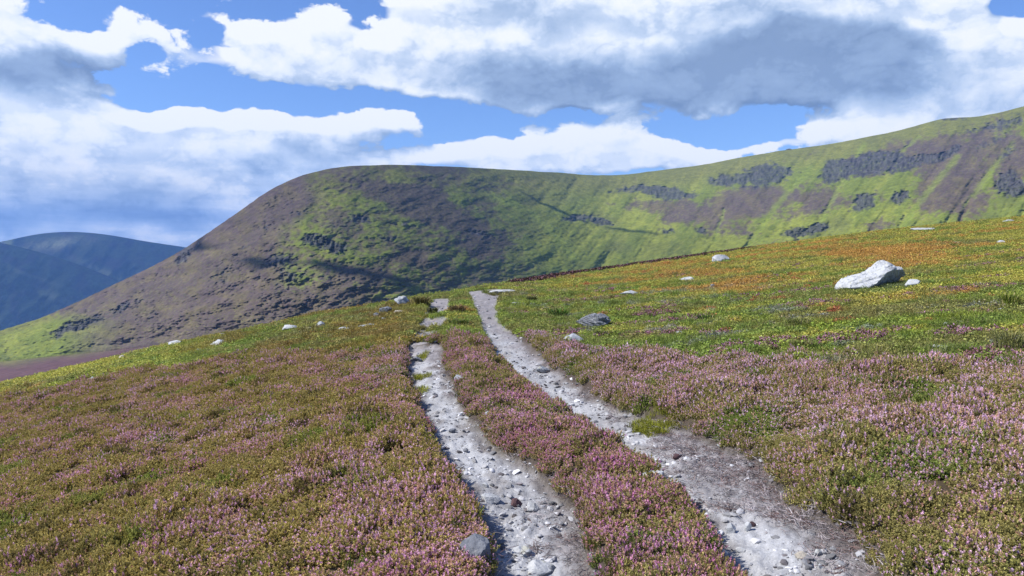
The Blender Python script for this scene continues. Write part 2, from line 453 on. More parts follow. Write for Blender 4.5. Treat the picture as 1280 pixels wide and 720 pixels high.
def scatter(name, protos, mat, pos, scl, tint, bloom=None, hue=None, label=None, cat=None, tilt=.15, flat=None):
    n = len(pos)
    ob = []
    for i, (v, f, at) in enumerate(protos):
        me = mesh_from('%s_clump' % name, v, f, False, at, [mat]); ob.append(bpy.data.objects.new('%s_clump' % name, me))
    rot = np.stack([rng.normal(0, tilt, n), rng.normal(0, tilt, n), rng.uniform(0, 6.283, n)], 1)
    me = bpy.data.meshes.new(name); me.vertices.add(n); me.vertices.foreach_set('co', np.asarray(pos, np.float32).ravel())
    sc3 = np.asarray(scl, float)
    if sc3.ndim == 1: sc3 = np.repeat(sc3[:, None], 3, 1)
    at = {'rot': ('POINT', 'FLOAT_VECTOR', rot), 'scl': ('POINT', 'FLOAT_VECTOR', sc3), 'pick': ('POINT', 'INT', rng.integers(0, len(protos), n)),
          'tint': ('POINT', 'FLOAT_COLOR', tint)}
    if bloom is not None: at['bloom'] = ('POINT', 'FLOAT', bloom); at['hue'] = ('POINT', 'FLOAT', hue)
    set_attrs(me, at); me.materials.append(mat)
    o = link(name, me)
    g = bpy.data.node_groups.new(name + '_growth', 'GeometryNodeTree')
    g.interface.new_socket('Geometry', in_out='INPUT', socket_type='NodeSocketGeometry'); g.interface.new_socket('Geometry', in_out='OUTPUT', socket_type='NodeSocketGeometry')
    N = g.nodes; L = g.links
    gi = N.new('NodeGroupInput'); go = N.new('NodeGroupOutput'); jn = N.new('GeometryNodeJoinGeometry'); ip = N.new('GeometryNodeInstanceOnPoints')
    for p in reversed(ob):
        oi = N.new('GeometryNodeObjectInfo'); oi.inputs['Object'].default_value = p; oi.inputs['As Instance'].default_value = False
        ti = N.new('GeometryNodeGeometryToInstance'); L.new(oi.outputs['Geometry'], ti.inputs[0]); L.new(ti.outputs[0], jn.inputs[0])
    def na(nm, ty):
        q = N.new('GeometryNodeInputNamedAttribute'); q.data_type = ty; q.inputs['Name'].default_value = nm; return q.outputs['Attribute']
    L.new(gi.outputs[0], ip.inputs['Points']); L.new(jn.outputs[0], ip.inputs['Instance']); ip.inputs['Pick Instance'].default_value = True
    L.new(na('pick', 'INT'), ip.inputs['Instance Index'])
    er = N.new('FunctionNodeEulerToRotation'); L.new(na('rot', 'FLOAT_VECTOR'), er.inputs[0]); L.new(er.outputs[0], ip.inputs['Rotation'])
    L.new(na('scl', 'FLOAT_VECTOR'), ip.inputs['Scale']); L.new(ip.outputs[0], go.inputs[0])
    mod = o.modifiers.new('growth', 'NODES'); mod.node_group = g
    tag(o, label, cat, None, 'stuff')
    return o

def spread(dens, d0, d1, u0, u1, seed):
    """random ground points with dens(d) plants per square metre"""
    r = np.random.default_rng(seed)
    pad = 2.4 if u1 - u0 > .75 else 0.
    d = np.linspace(d0, d1, 2000); w = dens(d) * (d * (u1 - u0) + 2 * pad)
    cdf = np.cumsum(w) * (d[1] - d[0]); n = int(cdf[-1])
    dd = np.interp(r.uniform(0, cdf[-1], n), cdf, d); q = r.random(n)
    return (u0 * dd - pad) + q * (dd * (u1 - u0) + 2 * pad), dd

U0, U1 = -.80, .80

def grow():
    # ---- heather
    x, y = spread(lambda d: np.interp(d, [3, 9, 16, 30], [400, 340, 140, 60]), 3.0, 32, U0, U1, 11)
    zs = zones(x, y); heath = zs[2]
    _, _, pink, _ = cover(x, y)
    r = np.random.default_rng(5)
    keep = (np.maximum(heath, .9 * (zs[0] < .5) * (zs[0] > .2) * (y < 15.5)) > r.uniform(.2, .8, len(x))) & (zs[0] < .7)
    keep &= ~((fbm(x * 2.3, y * 2.0, 401, 3) > .22) & (r.random(len(x)) < .9) & (zs[0] < .02) & (heath > .9))
    x, y = x[keep], y[keep]; heath = heath[keep]
    z = ground(x, y); px, py = project(x, y, z)
    n1 = fbm(x * .45, y * .6, 402, 3); n2 = fbm(x * 1.5, y * 1.7, 403, 3); n3 = fbm(x * 3.4, y * 3.4, 404, 2)
    left = x < L_l(y); right = x > R_l(y) + .4; mid = ~left & ~right
    bl = .38 + .55 * n1 + .80 * n2 + .50 * n3
    bl = np.where(left, bl - .15 + .34 * sstep(.15, .0, np.abs((px - 545) / 924 + .0)) * 0 + .38 * sstep(8, 4.5, y) * sstep(150, 450, px) + .15 * sstep(380, 500, px), bl)
    bl = np.where(mid, bl + .15, bl)
    bl = np.where(right, bl + .10 - .20 * sstep(850, 1250, px) * sstep(560, 720, py) + .10 * sstep(520, 450, py), bl)
    bl = np.clip(bl, .06, .97)
    hue = np.clip(.45 + .5 * fbm(x * .8, y * .8, 405, 3) + .25 * right - .2 * mid + r.normal(0, .12, len(x)), 0, 1)
    t = np.repeat(np.array([[.31, .275, .095]]), len(x), 0)
    t = mixc(t, np.array([.33, .24, .13]), sstep(-.1, .4, n2 * .6 + n1 * .6 - .02) * .6)
    t = mixc(t, np.array([.20, .25, .055]), sstep(.12, .42, fbm(x * 1.1 + 40, y * 1.1, 406, 3) + .25 * n3 + .1 * right))
    t = mixc(t, np.array([.10, .085, .035]), sstep(.18, .45, fbm(x * 2. + 80, y * 2., 407, 2)) * .7)
    t = t * r.uniform(.8, 1.2, (len(x), 1)); t = np.where(left[:, None], t * np.array([1.2, 1.10, 1.03]), t)
    edge = np.minimum(np.minimum(np.abs(x - L_l(y)), np.abs(x - L_r(y))), np.minimum(np.abs(x - R_l(y)), np.abs(x - R_r(y))))
    s = r.uniform(.72, 1.12, len(x)) * np.interp(y, [4, 12, 30], [.76, .80, 1.1]) * (1 + .22 * fbm(x * .9, y * .9, 408, 2)) * (.72 + .28 * sstep(.0, .25, edge))
    hs = s * np.clip(1 + .8 * fbm(x * .7, y * .7, 409, 3) + .75 * fbm(x * 2.1, y * 2.1, 412, 2), .4, 2.0) * np.where(left, .9, 1.)
    pos = np.stack([x, y, z - .035], 1)
    # low patches of heather among the grass on the right
    x2, y2 = spread(lambda d: np.interp(d, [9, 20, 40, 75], [70, 60, 30, 14]), 8.5, 76, -.1, U1, 12)
    zs2 = zones(x2, y2); _, _, pk, _ = cover(x2, y2)
    k2 = (pk > r.uniform(.3, .9, len(x2))) & (zs2[2] < .2) & (zs2[0] < .2)
    # dark heather along the rim
    x3, y3 = spread(lambda d: np.interp(d, [25, 40, 75], [60, 45, 30]), 26, 78, -.09, .33, 13)
    dc3 = np.interp(x3 / y3, _ug, _dc); p3 = CX + F * x3 / y3
    k3 = (y3 / dc3 > .90 + .07 * fbm(x3 * .3, y3 * .3, 410, 3)) & (y3 / dc3 < 1.25) & (r.random(len(x3)) > sstep(900, 960, p3)) & (p3 > 640)
    k3 &= fbm(x3 * .25, y3 * .25, 411, 3) > -.35
    def pack(xx, yy, tint, b0, b1, s0, s1, hh):
        zz = ground(xx, yy); n = len(xx)
        tt = np.repeat(np.array([tint]), n, 0) * r.uniform(.7, 1.3, (n, 1))
        ss = r.uniform(s0, s1, n)
        return np.stack([xx, yy, zz - .03], 1), tt, r.uniform(b0, b1, n), r.uniform(.0, .5, n), np.stack([ss, ss, ss * hh], 1)
    A = [(pos, t, bl, hue, np.stack([s, s, hs], 1)), pack(x2[k2], y2[k2], (.10, .075, .04), .55, .95, .8, 1.2, .6), pack(x3[k3], y3[k3], (.055, .03, .028), .05, .35, 1.3, 2.0, .85)]
    P, T, B, H, S = (np.concatenate([a[i] for a in A]) for i in range(5))
    protos = [heather_proto(50 + i) for i in range(7)] + [heather_proto(70 + i, 22, .12, .11, .21, .75) for i in range(3)]
    scatter('heather', protos, plant_mat('heather_plant', True, .3), P, S, T, B, H, 'low heather in pink and mauve bloom covering the ground beside the track', 'heather')
    # ---- grass and bilberry
    x, y = spread(lambda d: np.interp(d, [8, 14, 25, 45, 80], [190, 150, 75, 34, 17]), 4, 82, U0, U1, 14)
    zs = zones(x, y); dc = np.interp(x / y, _ug, _dc)
    k = (zs[0] < .45) & (zs[2] < r.uniform(.1, .5, len(x))) & (y < dc * 1.2)
    x, y = x[k], y[k]
    kd, c, pk, grey = cover(x, y); z = ground(x, y)
    pxx = CX + F * x / y
    c = 1.2 * c * r.uniform(.82, 1.2, (len(x), 1)) * (1 + r.normal(0, .04, (len(x), 3)))
    far = np.interp(y, [8, 25, 45, 80], [.9, 1.15, 1.6, 2.2])
    lush = sstep(-.3, .5, fbm(x * .8, y * .8, 421, 3))
    g = (kd == 0) | ((kd == 2) & (r.random(len(x)) < .3)); g &= ~((grey > .5) & (r.random(len(x)) < .6))
    strawy = r.random(g.sum()) < .07
    cg = c[g]; cg[strawy] = STRAW * r.uniform(.7, 1.1, (strawy.sum(), 1))
    sg = r.uniform(.7, 1.2, g.sum()) * far[g] * (.7 + .6 * lush[g])
    # ordinary grass in the heather's gaps and on the track's green bits
    xe, ye = spread(lambda d: np.interp(d, [3, 12, 30], [9, 9, 4]), 3.4, 26, U0, U1, 15)
    ze = zones(xe, ye); e = ((ze[2] > .3) & (fbm(xe * 1.3, ye * 1.3, 431, 3) > .12))
    gx, gy = xe[e], ye[e]; ge = np.stack([gx, gy, ground(gx, gy) + .0], 1); ce = np.repeat(LIME[None] * .65, len(gx), 0) * r.uniform(.6, 1.1, (len(gx), 1)); se = r.uniform(.7, 1.1, len(gx))
    # grass patches on the track (photo: green islands)
    isl = []
    for (ipx, ipy, rx, ry, n) in [(820, 522, .27, .34, 120), (525, 480, .07, .3, 14), (528, 463, .12, .2, 26), (529, 441, .1, .3, 26), (538, 424, .3, .25, 50), (545, 411, .3, .3, 40)]:
        dd = px_to_d(ipx, ipy); xx = (ipx - CX) / F * dd
        qa = r.uniform(0, 6.28, n); qr = np.sqrt(r.random(n))
        isl.append(np.stack([xx + rx * qr * np.cos(qa), dd + ry * qr * np.sin(qa)], 1))
    isl = np.concatenate(isl); gi = np.stack([isl[:, 0], isl[:, 1], ground(isl[:, 0], isl[:, 1])], 1); ci = np.repeat(LIME[None] * np.array([1.35, 1.15, 1.0]), len(isl), 0) * r.uniform(.7, 1.2, (len(isl), 1)); si = r.uniform(.45, .8, len(isl))
    sk = []
    for (rx, ry, rw, rd) in SKIRT:
        n = int(26 + 40 * rw); qa = r.uniform(0, 6.283, n); qr = r.uniform(.46, .72, n)
        sk.append(np.stack([rx + rw * qr * np.cos(qa), ry + rd * qr * np.sin(qa)], 1))
    sk = np.concatenate(sk); _, csk, _, _ = cover(sk[:, 0], sk[:, 1]); csk = csk * r.uniform(.7, 1.2, (len(sk), 1)); gs = np.stack([sk[:, 0], sk[:, 1], ground(sk[:, 0], sk[:, 1])], 1); ss_ = r.uniform(.7, 1.3, len(sk)) * np.interp(sk[:, 1], [8, 30, 80], [.8, 1.1, 1.8])
    scatter('grass', [blade_proto(90 + i) for i in range(5)] + [blade_proto(97, 26, .11, .03, .08, .004, 1.2)], plant_mat('grass_blades', False, .35, .6),
            np.concatenate([np.stack([x[g], y[g], z[g]], 1), ge, gi, gs]), np.concatenate([sg, se, si, ss_]), np.concatenate([cg, ce, ci, csk]), label='short green moorland grass growing on the slope above the track', cat='grass')
    bb = (kd == 1) | ((kd == 0) & (r.random(len(x)) < .35)) | ((kd == 2) & (r.random(len(x)) < .4))
    sb = r.uniform(.7, 1.25, bb.sum()) * far[bb]
    scatter('bilberry', [leaf_proto(110 + i) for i in range(4)] + [leaf_proto(120 + i, 60, .10, .15, .008) for i in range(2)], plant_mat('bilberry_leaves', False, .3, .55),
            np.stack([x[bb], y[bb], z[bb] - .01], 1), np.stack([sb, sb, sb * .9], 1), c[bb] * 1.05, label='low bilberry cushions turning yellow, orange and rust on the slope', cat='bilberry')
    # ---- dead heather litter
    x, y = spread(lambda d: np.interp(d, [3, 8, 14], [330, 200, 50]), 3.4, 13, -.15, .6, 16)
    zs = zones(x, y); k = (zs[0] > .4) & (zs[1] > r.uniform(.15, .9, len(x)))
    rim = (zs[0] > .05) & (zs[0] < .8) & (r.random(len(x)) < .5)
    k |= rim
    x, y = x[k], y[k]
    tt = np.repeat(np.array([[.30, .27, .28]]), len(x), 0) * r.uniform(.35, 1.5, (len(x), 1))
    tt = mixc(tt, np.array([.16, .09, .08]), (r.random(len(x)) < .3) * .8)
    scatter('dead_twigs', [twig_proto(130 + i) for i in range(6)], plant_mat('dead_twig_wood', False, 0), np.stack([x, y, ground(x, y) - .002], 1), r.uniform(.45, 1.05, len(x)), tt, label='grey dead heather twigs littering the edge of the rut', cat='dead twigs', tilt=.1)
    # ---- gravel
    x, y = spread(lambda d: np.interp(d, [3, 8, 16, 30], [900, 480, 150, 50]), 3.4, 31, -.2, .6, 17)
    zs = zones(x, y); k = (zs[0] > .5) & (r.random(len(x)) > .75 * zs[1]) & (fbm(x * 1.7, y * 1.3, 441, 3) + r.normal(0, .25, len(x)) > -.12)
    x, y = x[k], y[k]
    sc = np.minimum(.010 * np.exp(r.exponential(.68, len(x))), .075) * np.interp(y, [5, 20], [1, 1.5])
    tt = np.repeat(np.array([[.36, .365, .39]]), len(x), 0) * r.uniform(.5, 1.4, (len(x), 1))
    dk = r.random(len(x)) < .2; tt[dk] = np.array([.13, .12, .13]) * r.uniform(.6, 1.4, (dk.sum(), 1))
    x4, y4 = spread(lambda d: np.interp(d, [9, 30, 70], [.9, .5, .25]), 9, 70, -.05, U1, 18)
    z4 = zones(x4, y4); _, _, _, g4 = cover(x4, y4); k4 = (z4[2] < .1) & (z4[0] < .1) & (r.random(len(x4)) < .25 + .75 * g4)
    x4, y4 = x4[k4], y4[k4]
    x = np.r_[x, x4]; y = np.r_[y, y4]; sc = np.r_[sc, r.uniform(.05, .17, len(x4))]; tt = np.r_[tt, np.repeat(np.array([[.34, .345, .36]]), len(x4), 0) * r.uniform(.5, 1.2, (len(x4), 1))]
    scatter('gravel', [stone_proto(150 + i) for i in range(8)], plant_mat('gravel_stone', False, 0), np.stack([x, y, ground(x, y)], 1), sc, tt, label='loose pale gravel strewn over the two wheel ruts', cat='gravel', tilt=.3)

# ------------------------------------------------------------------ rocks
def rock_mat(name, base, dark, lichen=(.42, .40, .22), la=.2, streak=0.):
    m, nt, b = material(name)
    tc = nt.n('ShaderNodeTexCoord').outputs['Object']; oi = nt.n('ShaderNodeObjectInfo')
    off = nt.vm('ADD', tc, oi.outputs['Location'])
    n1 = nt.noise(off, 5, 6, .6); n2 = nt.noise(off, 28, 5, .65); n3 = nt.noise(off, 9, 3, .5)
    c = nt.mix(nt.ss(n1, .48, .72), base, dark)
    c = nt.mix(nt.m('MULTIPLY', nt.ss(n2, .55, .75), .55), c, dark)
    c = nt.mix(nt.m('MULTIPLY', nt.ss(n3, .58, .66), la), c, lichen)
    if streak:
        st = nt.noise(nt.vm('MULTIPLY', nt.vm('ADD', off, nt.vm('MULTIPLY', tc, (0, 0, 0))), (9, 4, 2.2)), 1.6, 4, .6)
        c = nt.mix(nt.m('MULTIPLY', nt.ss(st, .56, .66), streak), c, (.17, .19, .23))
    nt.put(b.inputs['Base Color'], c); b.inputs['Roughness'].default_value = .85
    bp = nt.n('ShaderNodeBump'); bp.inputs['Strength'].default_value = .6; bp.inputs['Distance'].default_value = .03
    nt.put(bp.inputs['Height'], nt.m('ADD', n1, nt.m('MULTIPLY', n2, .5))); nt.put(b.inputs['Normal'], bp.outputs[0])
    return m
RM = {'white': rock_mat('white_quartz_rock', (.38, .395, .42), (.22, .235, .26), la=.35, streak=.8), 'pale': rock_mat('pale_rock', (.36, .37, .39), (.19, .20, .215)),
      'grey': rock_mat('grey_rock', (.27, .29, .32), (.10, .11, .13), la=.35), 'dark': rock_mat('dark_slate', (.15, .16, .185), (.05, .053, .065), (.33, .34, .33), .55),
      'maroon': rock_mat('maroon_stone', (.085, .05, .055), (.045, .03, .035), la=.0), 'cream': rock_mat('cream_rock', (.38, .35, .30), (.28, .25, .22))}

def at(px, py):
    """world point on the moor seen at a photo point"""
    u = (px - CX) / F; d = np.exp(np.linspace(math.log(3), math.log(90), 500))
    for _ in range(2):
        z = ground(u * d, d); yy = CY - F * (z - CAMH) / d
        i = int(np.argmax(yy < py)) if (yy < py).any() else int(np.argmin(yy))
        if _ == 0: d = np.linspace(d[max(i - 1, 0)], d[min(i + 1, 499)], 60)
    return Vector((u * d[i], d[i], float(z[i])))

def rock(name, px, py, wpx, hpx, tone, label, seed, depth=.8, sub=3, rough=.05, planes=13, sink=.18, rz=None, group=None, cat='rock', strata=0., smooth=False, tilt=0., shape=None):
    p = at(px, py); k = p.y / F; w = wpx * k; h = hpx * k / (1 - sink)
    v, f = rock_shape(seed, (w, w * depth, h), sub, planes, rough, strata=strata) if shape is None else shape(w, h)
    o = link(name, mesh_from(name, v, f, smooth, None, [RM[tone]]))
    kk = 1 + w * depth * .35 / p.y
    if name != 'stone' and (px > 330 and py < 500): SKIRT.append((p.x * kk, p.y * kk, w, w * depth))
    o.location = (p.x * kk, p.y * kk, p.z - h * sink)
    o.rotation_euler = (0, tilt, 0 if rz is None else rz)
    return tag(o, label, cat, group)

SKIRT = []
def big_boulder(w, h):
    """long boulder: low shoulder at the left, peak right of the middle, sheer right end"""
    v, f = _ICO[5]
    nn = unit(np.array([[-.55, -.6, .62], [-.15, -.62, .78], [.74, -.56, -.38], [.85, .5, .2], [.15, -.25, .95], [-.8, .1, .55], [0, 1, .25], [-.25, .6, .8], [.55, -.2, .82], [.1, -1, .2], [-1, -.3, .12], [-.35, -.85, .4], [.25, -.80, .55], [-.7, -.55, .3], [.4, -.55, .72]]))
    hh = np.array([.62, .58, .36, .8, .78, .74, .8, .75, .80, .74, .93, .66, .60, .78, .66])
    dp = v @ nn.T; rad = np.min(np.where(dp > .06, hh[None] / np.maximum(dp, .06), 9.), 1); rad = np.minimum(rad, 1.25)
    p = v * rad[:, None]
    lo = p.min(0); hi = p.max(0); p = (p - (lo + hi) / 2) / (hi - lo)
    # profile along the length
    t = p[:, 0] + .5
    prof = np.interp(t, [0, .06, .16, .30, .40, .50, .60, .68, .78, .92, 1], [.12, .42, .64, .66, .66, .84, .98, 1.0, .93, .80, .55])
    zz = p[:, 2] + .5; p[:, 2] = np.minimum(zz, 1) * prof / np.interp(t, [0, .15, .5, .85, 1], [.75, .9, 1, .95, .8])
    n = fbm(p[:, 0] * 7 + p[:, 2] * 3, p[:, 1] * 6 + p[:, 2] * 5, 9, 4, .55)
    cr = ridged(p[:, 0] * 5 - p[:, 2] * 6, p[:, 1] * 3 + p[:, 2] * 2, 19, 3)
    p[:, 1] += .04 * n + .025 * cr * (p[:, 1] < .1); p[:, 2] += .035 * n * (p[:, 2] > .1) - .035 * sstep(.5, .85, cr) * (p[:, 2] > .2) - .02 * sstep(.2, .6, ridged(p[:, 0] * 11 + p[:, 2] * 9, p[:, 1] * 5, 29, 2)) * (p[:, 2] > .15); p[:, 0] += .012 * n
    lo = p.min(0); hi = p.max(0); p[:, 0] = (p[:, 0] - (lo[0] + hi[0]) / 2) / (hi[0] - lo[0]); p[:, 2] = (p[:, 2] - lo[2]) / (hi[2] - lo[2])
    return p * np.array([w, w * .62, h]), f

rock('boulder', 1090, 363, 88, 38, 'white', 'large white boulder with a peaked right end on the grassy slope', 0, .62, shape=big_boulder, sink=.08, smooth=False, cat='boulder')
rock('rock', 1140, 361, 19, 12, 'white', 'small white block lying just right of the large white boulder', 21, .9, sink=.1, rz=.5, planes=9)
rock('rock', 742, 413, 44, 21, 'dark', 'dark lichen-streaked layered rock right of the track, above the pink heather', 23, .75, 5, .13, 12, .1, strata=.09, rz=-.15)
rock('rock', 716, 430, 28, 12, 'grey', 'flat grey rock half sunk in front of the dark layered rock', 24, .9, 4, .06, sink=.3)
R1 = [ # px, base py, width, height, tone, label, seed
 (787, 371, 28, 8, 'white', 'flat white rock on the grass straight above the dark layered rock', 31),
 (860, 353, 25, 7, 'white', 'thin white rock with shaded underside left of the largest boulder', 32),
 (901, 329, 24, 11, 'white', 'peaked white rock standing near the dark heather rim of the slope', 33),
 (1158, 290, 42, 6, 'pale', 'long pale slab on the skyline of the slope, above the boulder', 34),
 (1258, 280, 19, 6, 'white', 'white rock on the skyline near the right edge of the photo', 35),
 (1253, 306, 12, 6, 'white', 'small white stone below the skyline rock at the right edge', 36),
 (1197, 306, 12, 4, 'cream', 'low cream stone in rusty bilberry right of the long skyline slab', 37),
 (1202, 406, 22, 5, 'white', 'flat white stone on the grass at right, beside a rounder one', 38),
 (1182, 411, 10, 8, 'white', 'small rounded white stone left of a flat white stone', 39),
 (1180, 439, 32, 7, 'pale', 'broad grey flake in the grass just above the right heather', 40),
 (1254, 390, 14, 5, 'pale', 'pale flat stone near a clump of red leaves at right', 41),
 (1030, 397, 17, 6, 'grey', 'low grey stone in the grass below the large boulder', 42),
 (1270, 403, 24, 4, 'grey', 'thin grey slab at the right edge of the photo', 43),
 (1068, 384, 16, 3, 'pale', 'sliver of pale stone in the grass directly below the boulder', 44),
 (645, 382, 34, 4, 'white', 'long thin white slab beside the top of the right rut', 45),
 (680, 387, 17, 3, 'pale', 'short thin pale slab right of a longer white slab', 46),
 (628, 367, 36, 5, 'pale', 'tilted pale slab beyond the top of the track', 47),
 (503, 382, 21, 12, 'grey', 'blocky grey rock standing on the crest left of the track', 48),
 (482, 394, 17, 11, 'dark', 'dark lichened rock left of the blocky crest rock', 49),
 (472, 398, 12, 7, 'dark', 'smaller dark rock leaning on the dark lichened one', 50),
 (500, 393, 20, 5, 'cream', 'flat cream rock in front of the blocky grey crest rock', 51),
 (482, 401, 12, 4, 'pale', 'small pale stone in front of the two dark crest rocks', 52),
 (467, 402, 8, 4, 'cream', 'tiny cream stone beside the small pale crest stone', 53),
 (440, 399, 9, 4, 'white', 'small white stone alone on the yellow crest', 54),
 (402, 410, 16, 8, 'grey', 'rounded grey rock on the yellow crest, right of a flat pale one', 55),
 (388, 413, 13, 4, 'pale', 'flat pale stone left of the rounded grey crest rock', 56),
 (362, 415, 22, 9, 'white', 'wedge-shaped white rock on the yellow crest', 57),
 (430, 415, 15, 6, 'white', 'white stone lying in orange bilberry left of the track', 58),
 (460, 411, 24, 6, 'grey', 'long low grey rock just above the left heather', 59),
 (275, 432, 27, 7, 'white', 'long white rock farther left on the yellow crest', 60),
 (222, 432, 23, 6, 'white', 'thin white rock at the left brow of the yellow crest', 61),
 (250, 440, 8, 4, 'pale', 'small pale stone between two white rocks on the left crest', 62),
 (278, 421, 10, 4, 'cream', 'small cream stone behind the long white rock on the left crest', 63),
 (154, 450, 11, 6, 'cream', 'cream stone near the left end of the crest', 64),
 (117, 477, 8, 6, 'pale', 'pale stone poking through heather at far left', 65),
 (802, 356, 6, 4, 'pale', 'tiny pale stone up the slope left of a thin white rock', 66),
 (892, 361, 8, 6, 'grey', 'tiny grey stone beside the large orange bilberry patch', 67),
 (850, 421, 12, 7, 'pale', 'pale stone in a grey patch of the grass slope', 68),
 (820, 429, 14, 5, 'pale', 'flat pale stone just above the right heather edge', 69),
 (951, 397, 9, 6, 'grey', 'small grey stone in the green middle of the slope', 70),
 (770, 381, 8, 3, 'white', 'tiny white stone below the flat white rock', 71),
 (1224, 381, 7, 5, 'grey', 'small grey stone right of the boulder in yellow-green grass', 72),
 (1195, 375, 14, 4, 'pale', 'flat pale stone right of the boulder and its small block', 73),
 (1215, 385, 9, 4, 'pale', 'small pale stone left of a clump of red leaves', 74)]
for (px, py, w, h, tone, lab, sd) in R1:
    rock('rock', px, py, w, h, tone, lab, sd, .8, 4 if w > 15 else 3, .085, 9, .24, rz=rng.uniform(-.3, .3))
# stones on and beside the ruts
R2 = [
 (613, 629, 25, 10, 'white', 'flat white stone with shaded underside in the left rut', 81),
 (646, 634, 17, 10, 'maroon', 'dark maroon triangular stone in the left rut', 82),
 (665, 640, 17, 12, 'pale', 'pale stone right of the dark maroon one', 83),
 (652, 696, 26, 10, 'white', 'flat white stone bedded in the lower left rut', 84),
 (676, 722, 40, 16, 'white', 'large pale stone at the bottom edge of the left rut', 85),
 (690, 715, 12, 8, 'dark', 'dark stone beside the large pale one at the bottom', 86),
 (577, 478, 20, 9, 'grey', 'grey stone wedged in the right bank of the left rut', 87),
 (679, 467, 18, 9, 'grey', 'grey stone with dark underside in the upper right rut', 88),
 (521, 452, 15, 6, 'dark', 'dark stone standing in for a dark hole in the left bank of the left rut', 89),  # a hole in the bank, its shade put in as dark stone
 (816, 600, 28, 9, 'white', 'broad flat white stone on the left side of the right rut', 90),
 (810, 590, 9, 7, 'maroon', 'dark stone sitting on the broad flat white stone', 91),
 (856, 623, 14, 5, 'white', 'thin white stone at the heather edge of the right rut', 92),
 (914, 667, 15, 11, 'white', 'rounded white stone in the lower right rut', 93),
 (935, 664, 9, 11, 'white', 'small upright white stone right of the rounded white one', 94),
 (941, 659, 9, 6, 'maroon', 'small dark stone behind the upright white one', 95),
 (903, 696, 13, 8, 'white', 'white stone at the left edge of the lower right rut', 96),
 (925, 692, 11, 7, 'pale', 'oval pale stone right of a white stone in the lower right rut', 97),
 (1001, 699, 16, 8, 'cream', 'half dark half cream stone among twigs in the right rut', 98),
 (1023, 694, 11, 7, 'white', 'small white stone near the twiggy side of the right rut', 99),
 (1026, 712, 7, 7, 'white', 'tiny white stone near the bottom of the right rut', 100),
 (877, 660, 13, 7, 'pale', 'pale stone under the heather overhang of the right rut', 101),
 (884, 682, 26, 14, 'dark', 'dark stone shaded by the heather bank of the right rut', 102),
 (905, 720, 20, 10, 'dark', 'dark stone at the bottom left of the right rut', 103),
 (582, 565, 7, 4, 'dark', 'small dark stone near the left edge of the left rut', 104),
 (565, 541, 10, 5, 'dark', 'low dark stone against the left bank of the left rut', 105),
 (607, 609, 9, 5, 'white', 'small white stone above the flat white stone of the left rut', 106),
 (610, 520, 9, 6, 'white', 'white stone halfway along the left rut', 107),
 (741, 559, 8, 5, 'white', 'white stone halfway along the right rut', 108),
 (846, 575, 12, 7, 'maroon', 'reddish stone among grey twigs of the right rut', 109)]
for (px, py, w, h, tone, lab, sd) in R2:
    rock('stone', px, py, w, h, tone, lab, sd, .75, 4 if w > 13 else 3, .07, 9, .22, rz=rng.uniform(-.4, .4), cat='stone')
# boulder buried in the left bank
rock('boulder', 594, 700, 40, 26, 'dark', 'grey boulder buried in heather on the left bank of the left rut', 127, 1.0, 4, .07, 22, .42, cat='boulder')

grow()

# ------------------------------------------------------------------ tussocks
def tussock(px, py, wpx, hpx, colr, label, seed, n=260):
    p = at(px, py); k = p.y / F; w = wpx * k; h = hpx * k
    v, f, a = blade_proto(seed, n, w * .30, h * .6, h * 1.05, max(.003, .35 * k), .75)
    m, nt, b = material('tussock_blades')
    fr = nt.attr('fr', out=2); c = nt.mix(fr, tuple(np.array(colr) * .55), tuple(np.array(colr) * 1.35))
    c = nt.mix(nt.ss(fr, .86, .95), c, tuple(STRAW)); nt.put(b.inputs['Base Color'], c)
    o = link('grass_tussock', mesh_from('grass_tussock', v, f, False, a, [m])); o.location = p
    tag(o, label, 'tussock', 'grass tussocks on the moor')
for i, t in enumerate([
 (665, 379, 15, 10, (.07, .085, .02), 'small dark tussock beside the thin white slabs'),
 (698, 397, 42, 14, (.075, .15, .02), 'bright green tussock left of the dark layered rock'),
 (527, 383, 24, 15, (.12, .10, .03), 'brownish rushy tussock on the crest right of the blocky rock'),
 (541, 392, 18, 9, (.06, .075, .02), 'dark tussock at the top of the left rut'),
 (572, 392, 30, 13, (.17, .11, .05), 'reddish straw tussock between the tops of the two ruts'),
 (575, 408, 40, 12, (.085, .15, .02), 'green tussock where the heather strip ends'),
 (1262, 384, 34, 22, (.16, .20, .03), 'yellow-green tussock at the right edge above the flat stones'),
 (1262, 440, 50, 34, (.18, .19, .06), 'large pale tussock at right just above the heather'),
 (1000, 410, 40, 16, (.17, .19, .05), 'pale straw-tipped tussock below the large boulder'),
 (1215, 445, 44, 18, (.12, .17, .03), 'green tussock left of the large pale one'),
 (1130, 442, 50, 16, (.15, .17, .04), 'straw-green tussock near the broad grey flake'),
 (755, 421, 34, 10, (.12, .15, .03), 'yellowish tussock against the right side of the dark rock'),
 (1000, 437, 36, 14, (.17, .17, .05), 'straw tussock beside the red leaves above the heather'),
 (885, 401, 40, 10, (.08, .14, .025), 'low green tussock in the middle of the slope')]):
    tussock(*t[:5], t[5], 500 + i)

# ------------------------------------------------------------------ hills
def blobs(px, py, lst):
    t = np.zeros_like(px)
    for (cx, cy, rx, ry, a, w) in lst:
        ca, sa = math.cos(R(a)), math.sin(R(a)); dx = px - cx; dy = py - cy
        t += w * np.exp(-(((dx * ca + dy * sa) / rx) ** 2 + ((-dx * sa + dy * ca) / ry) ** 2))
    return t

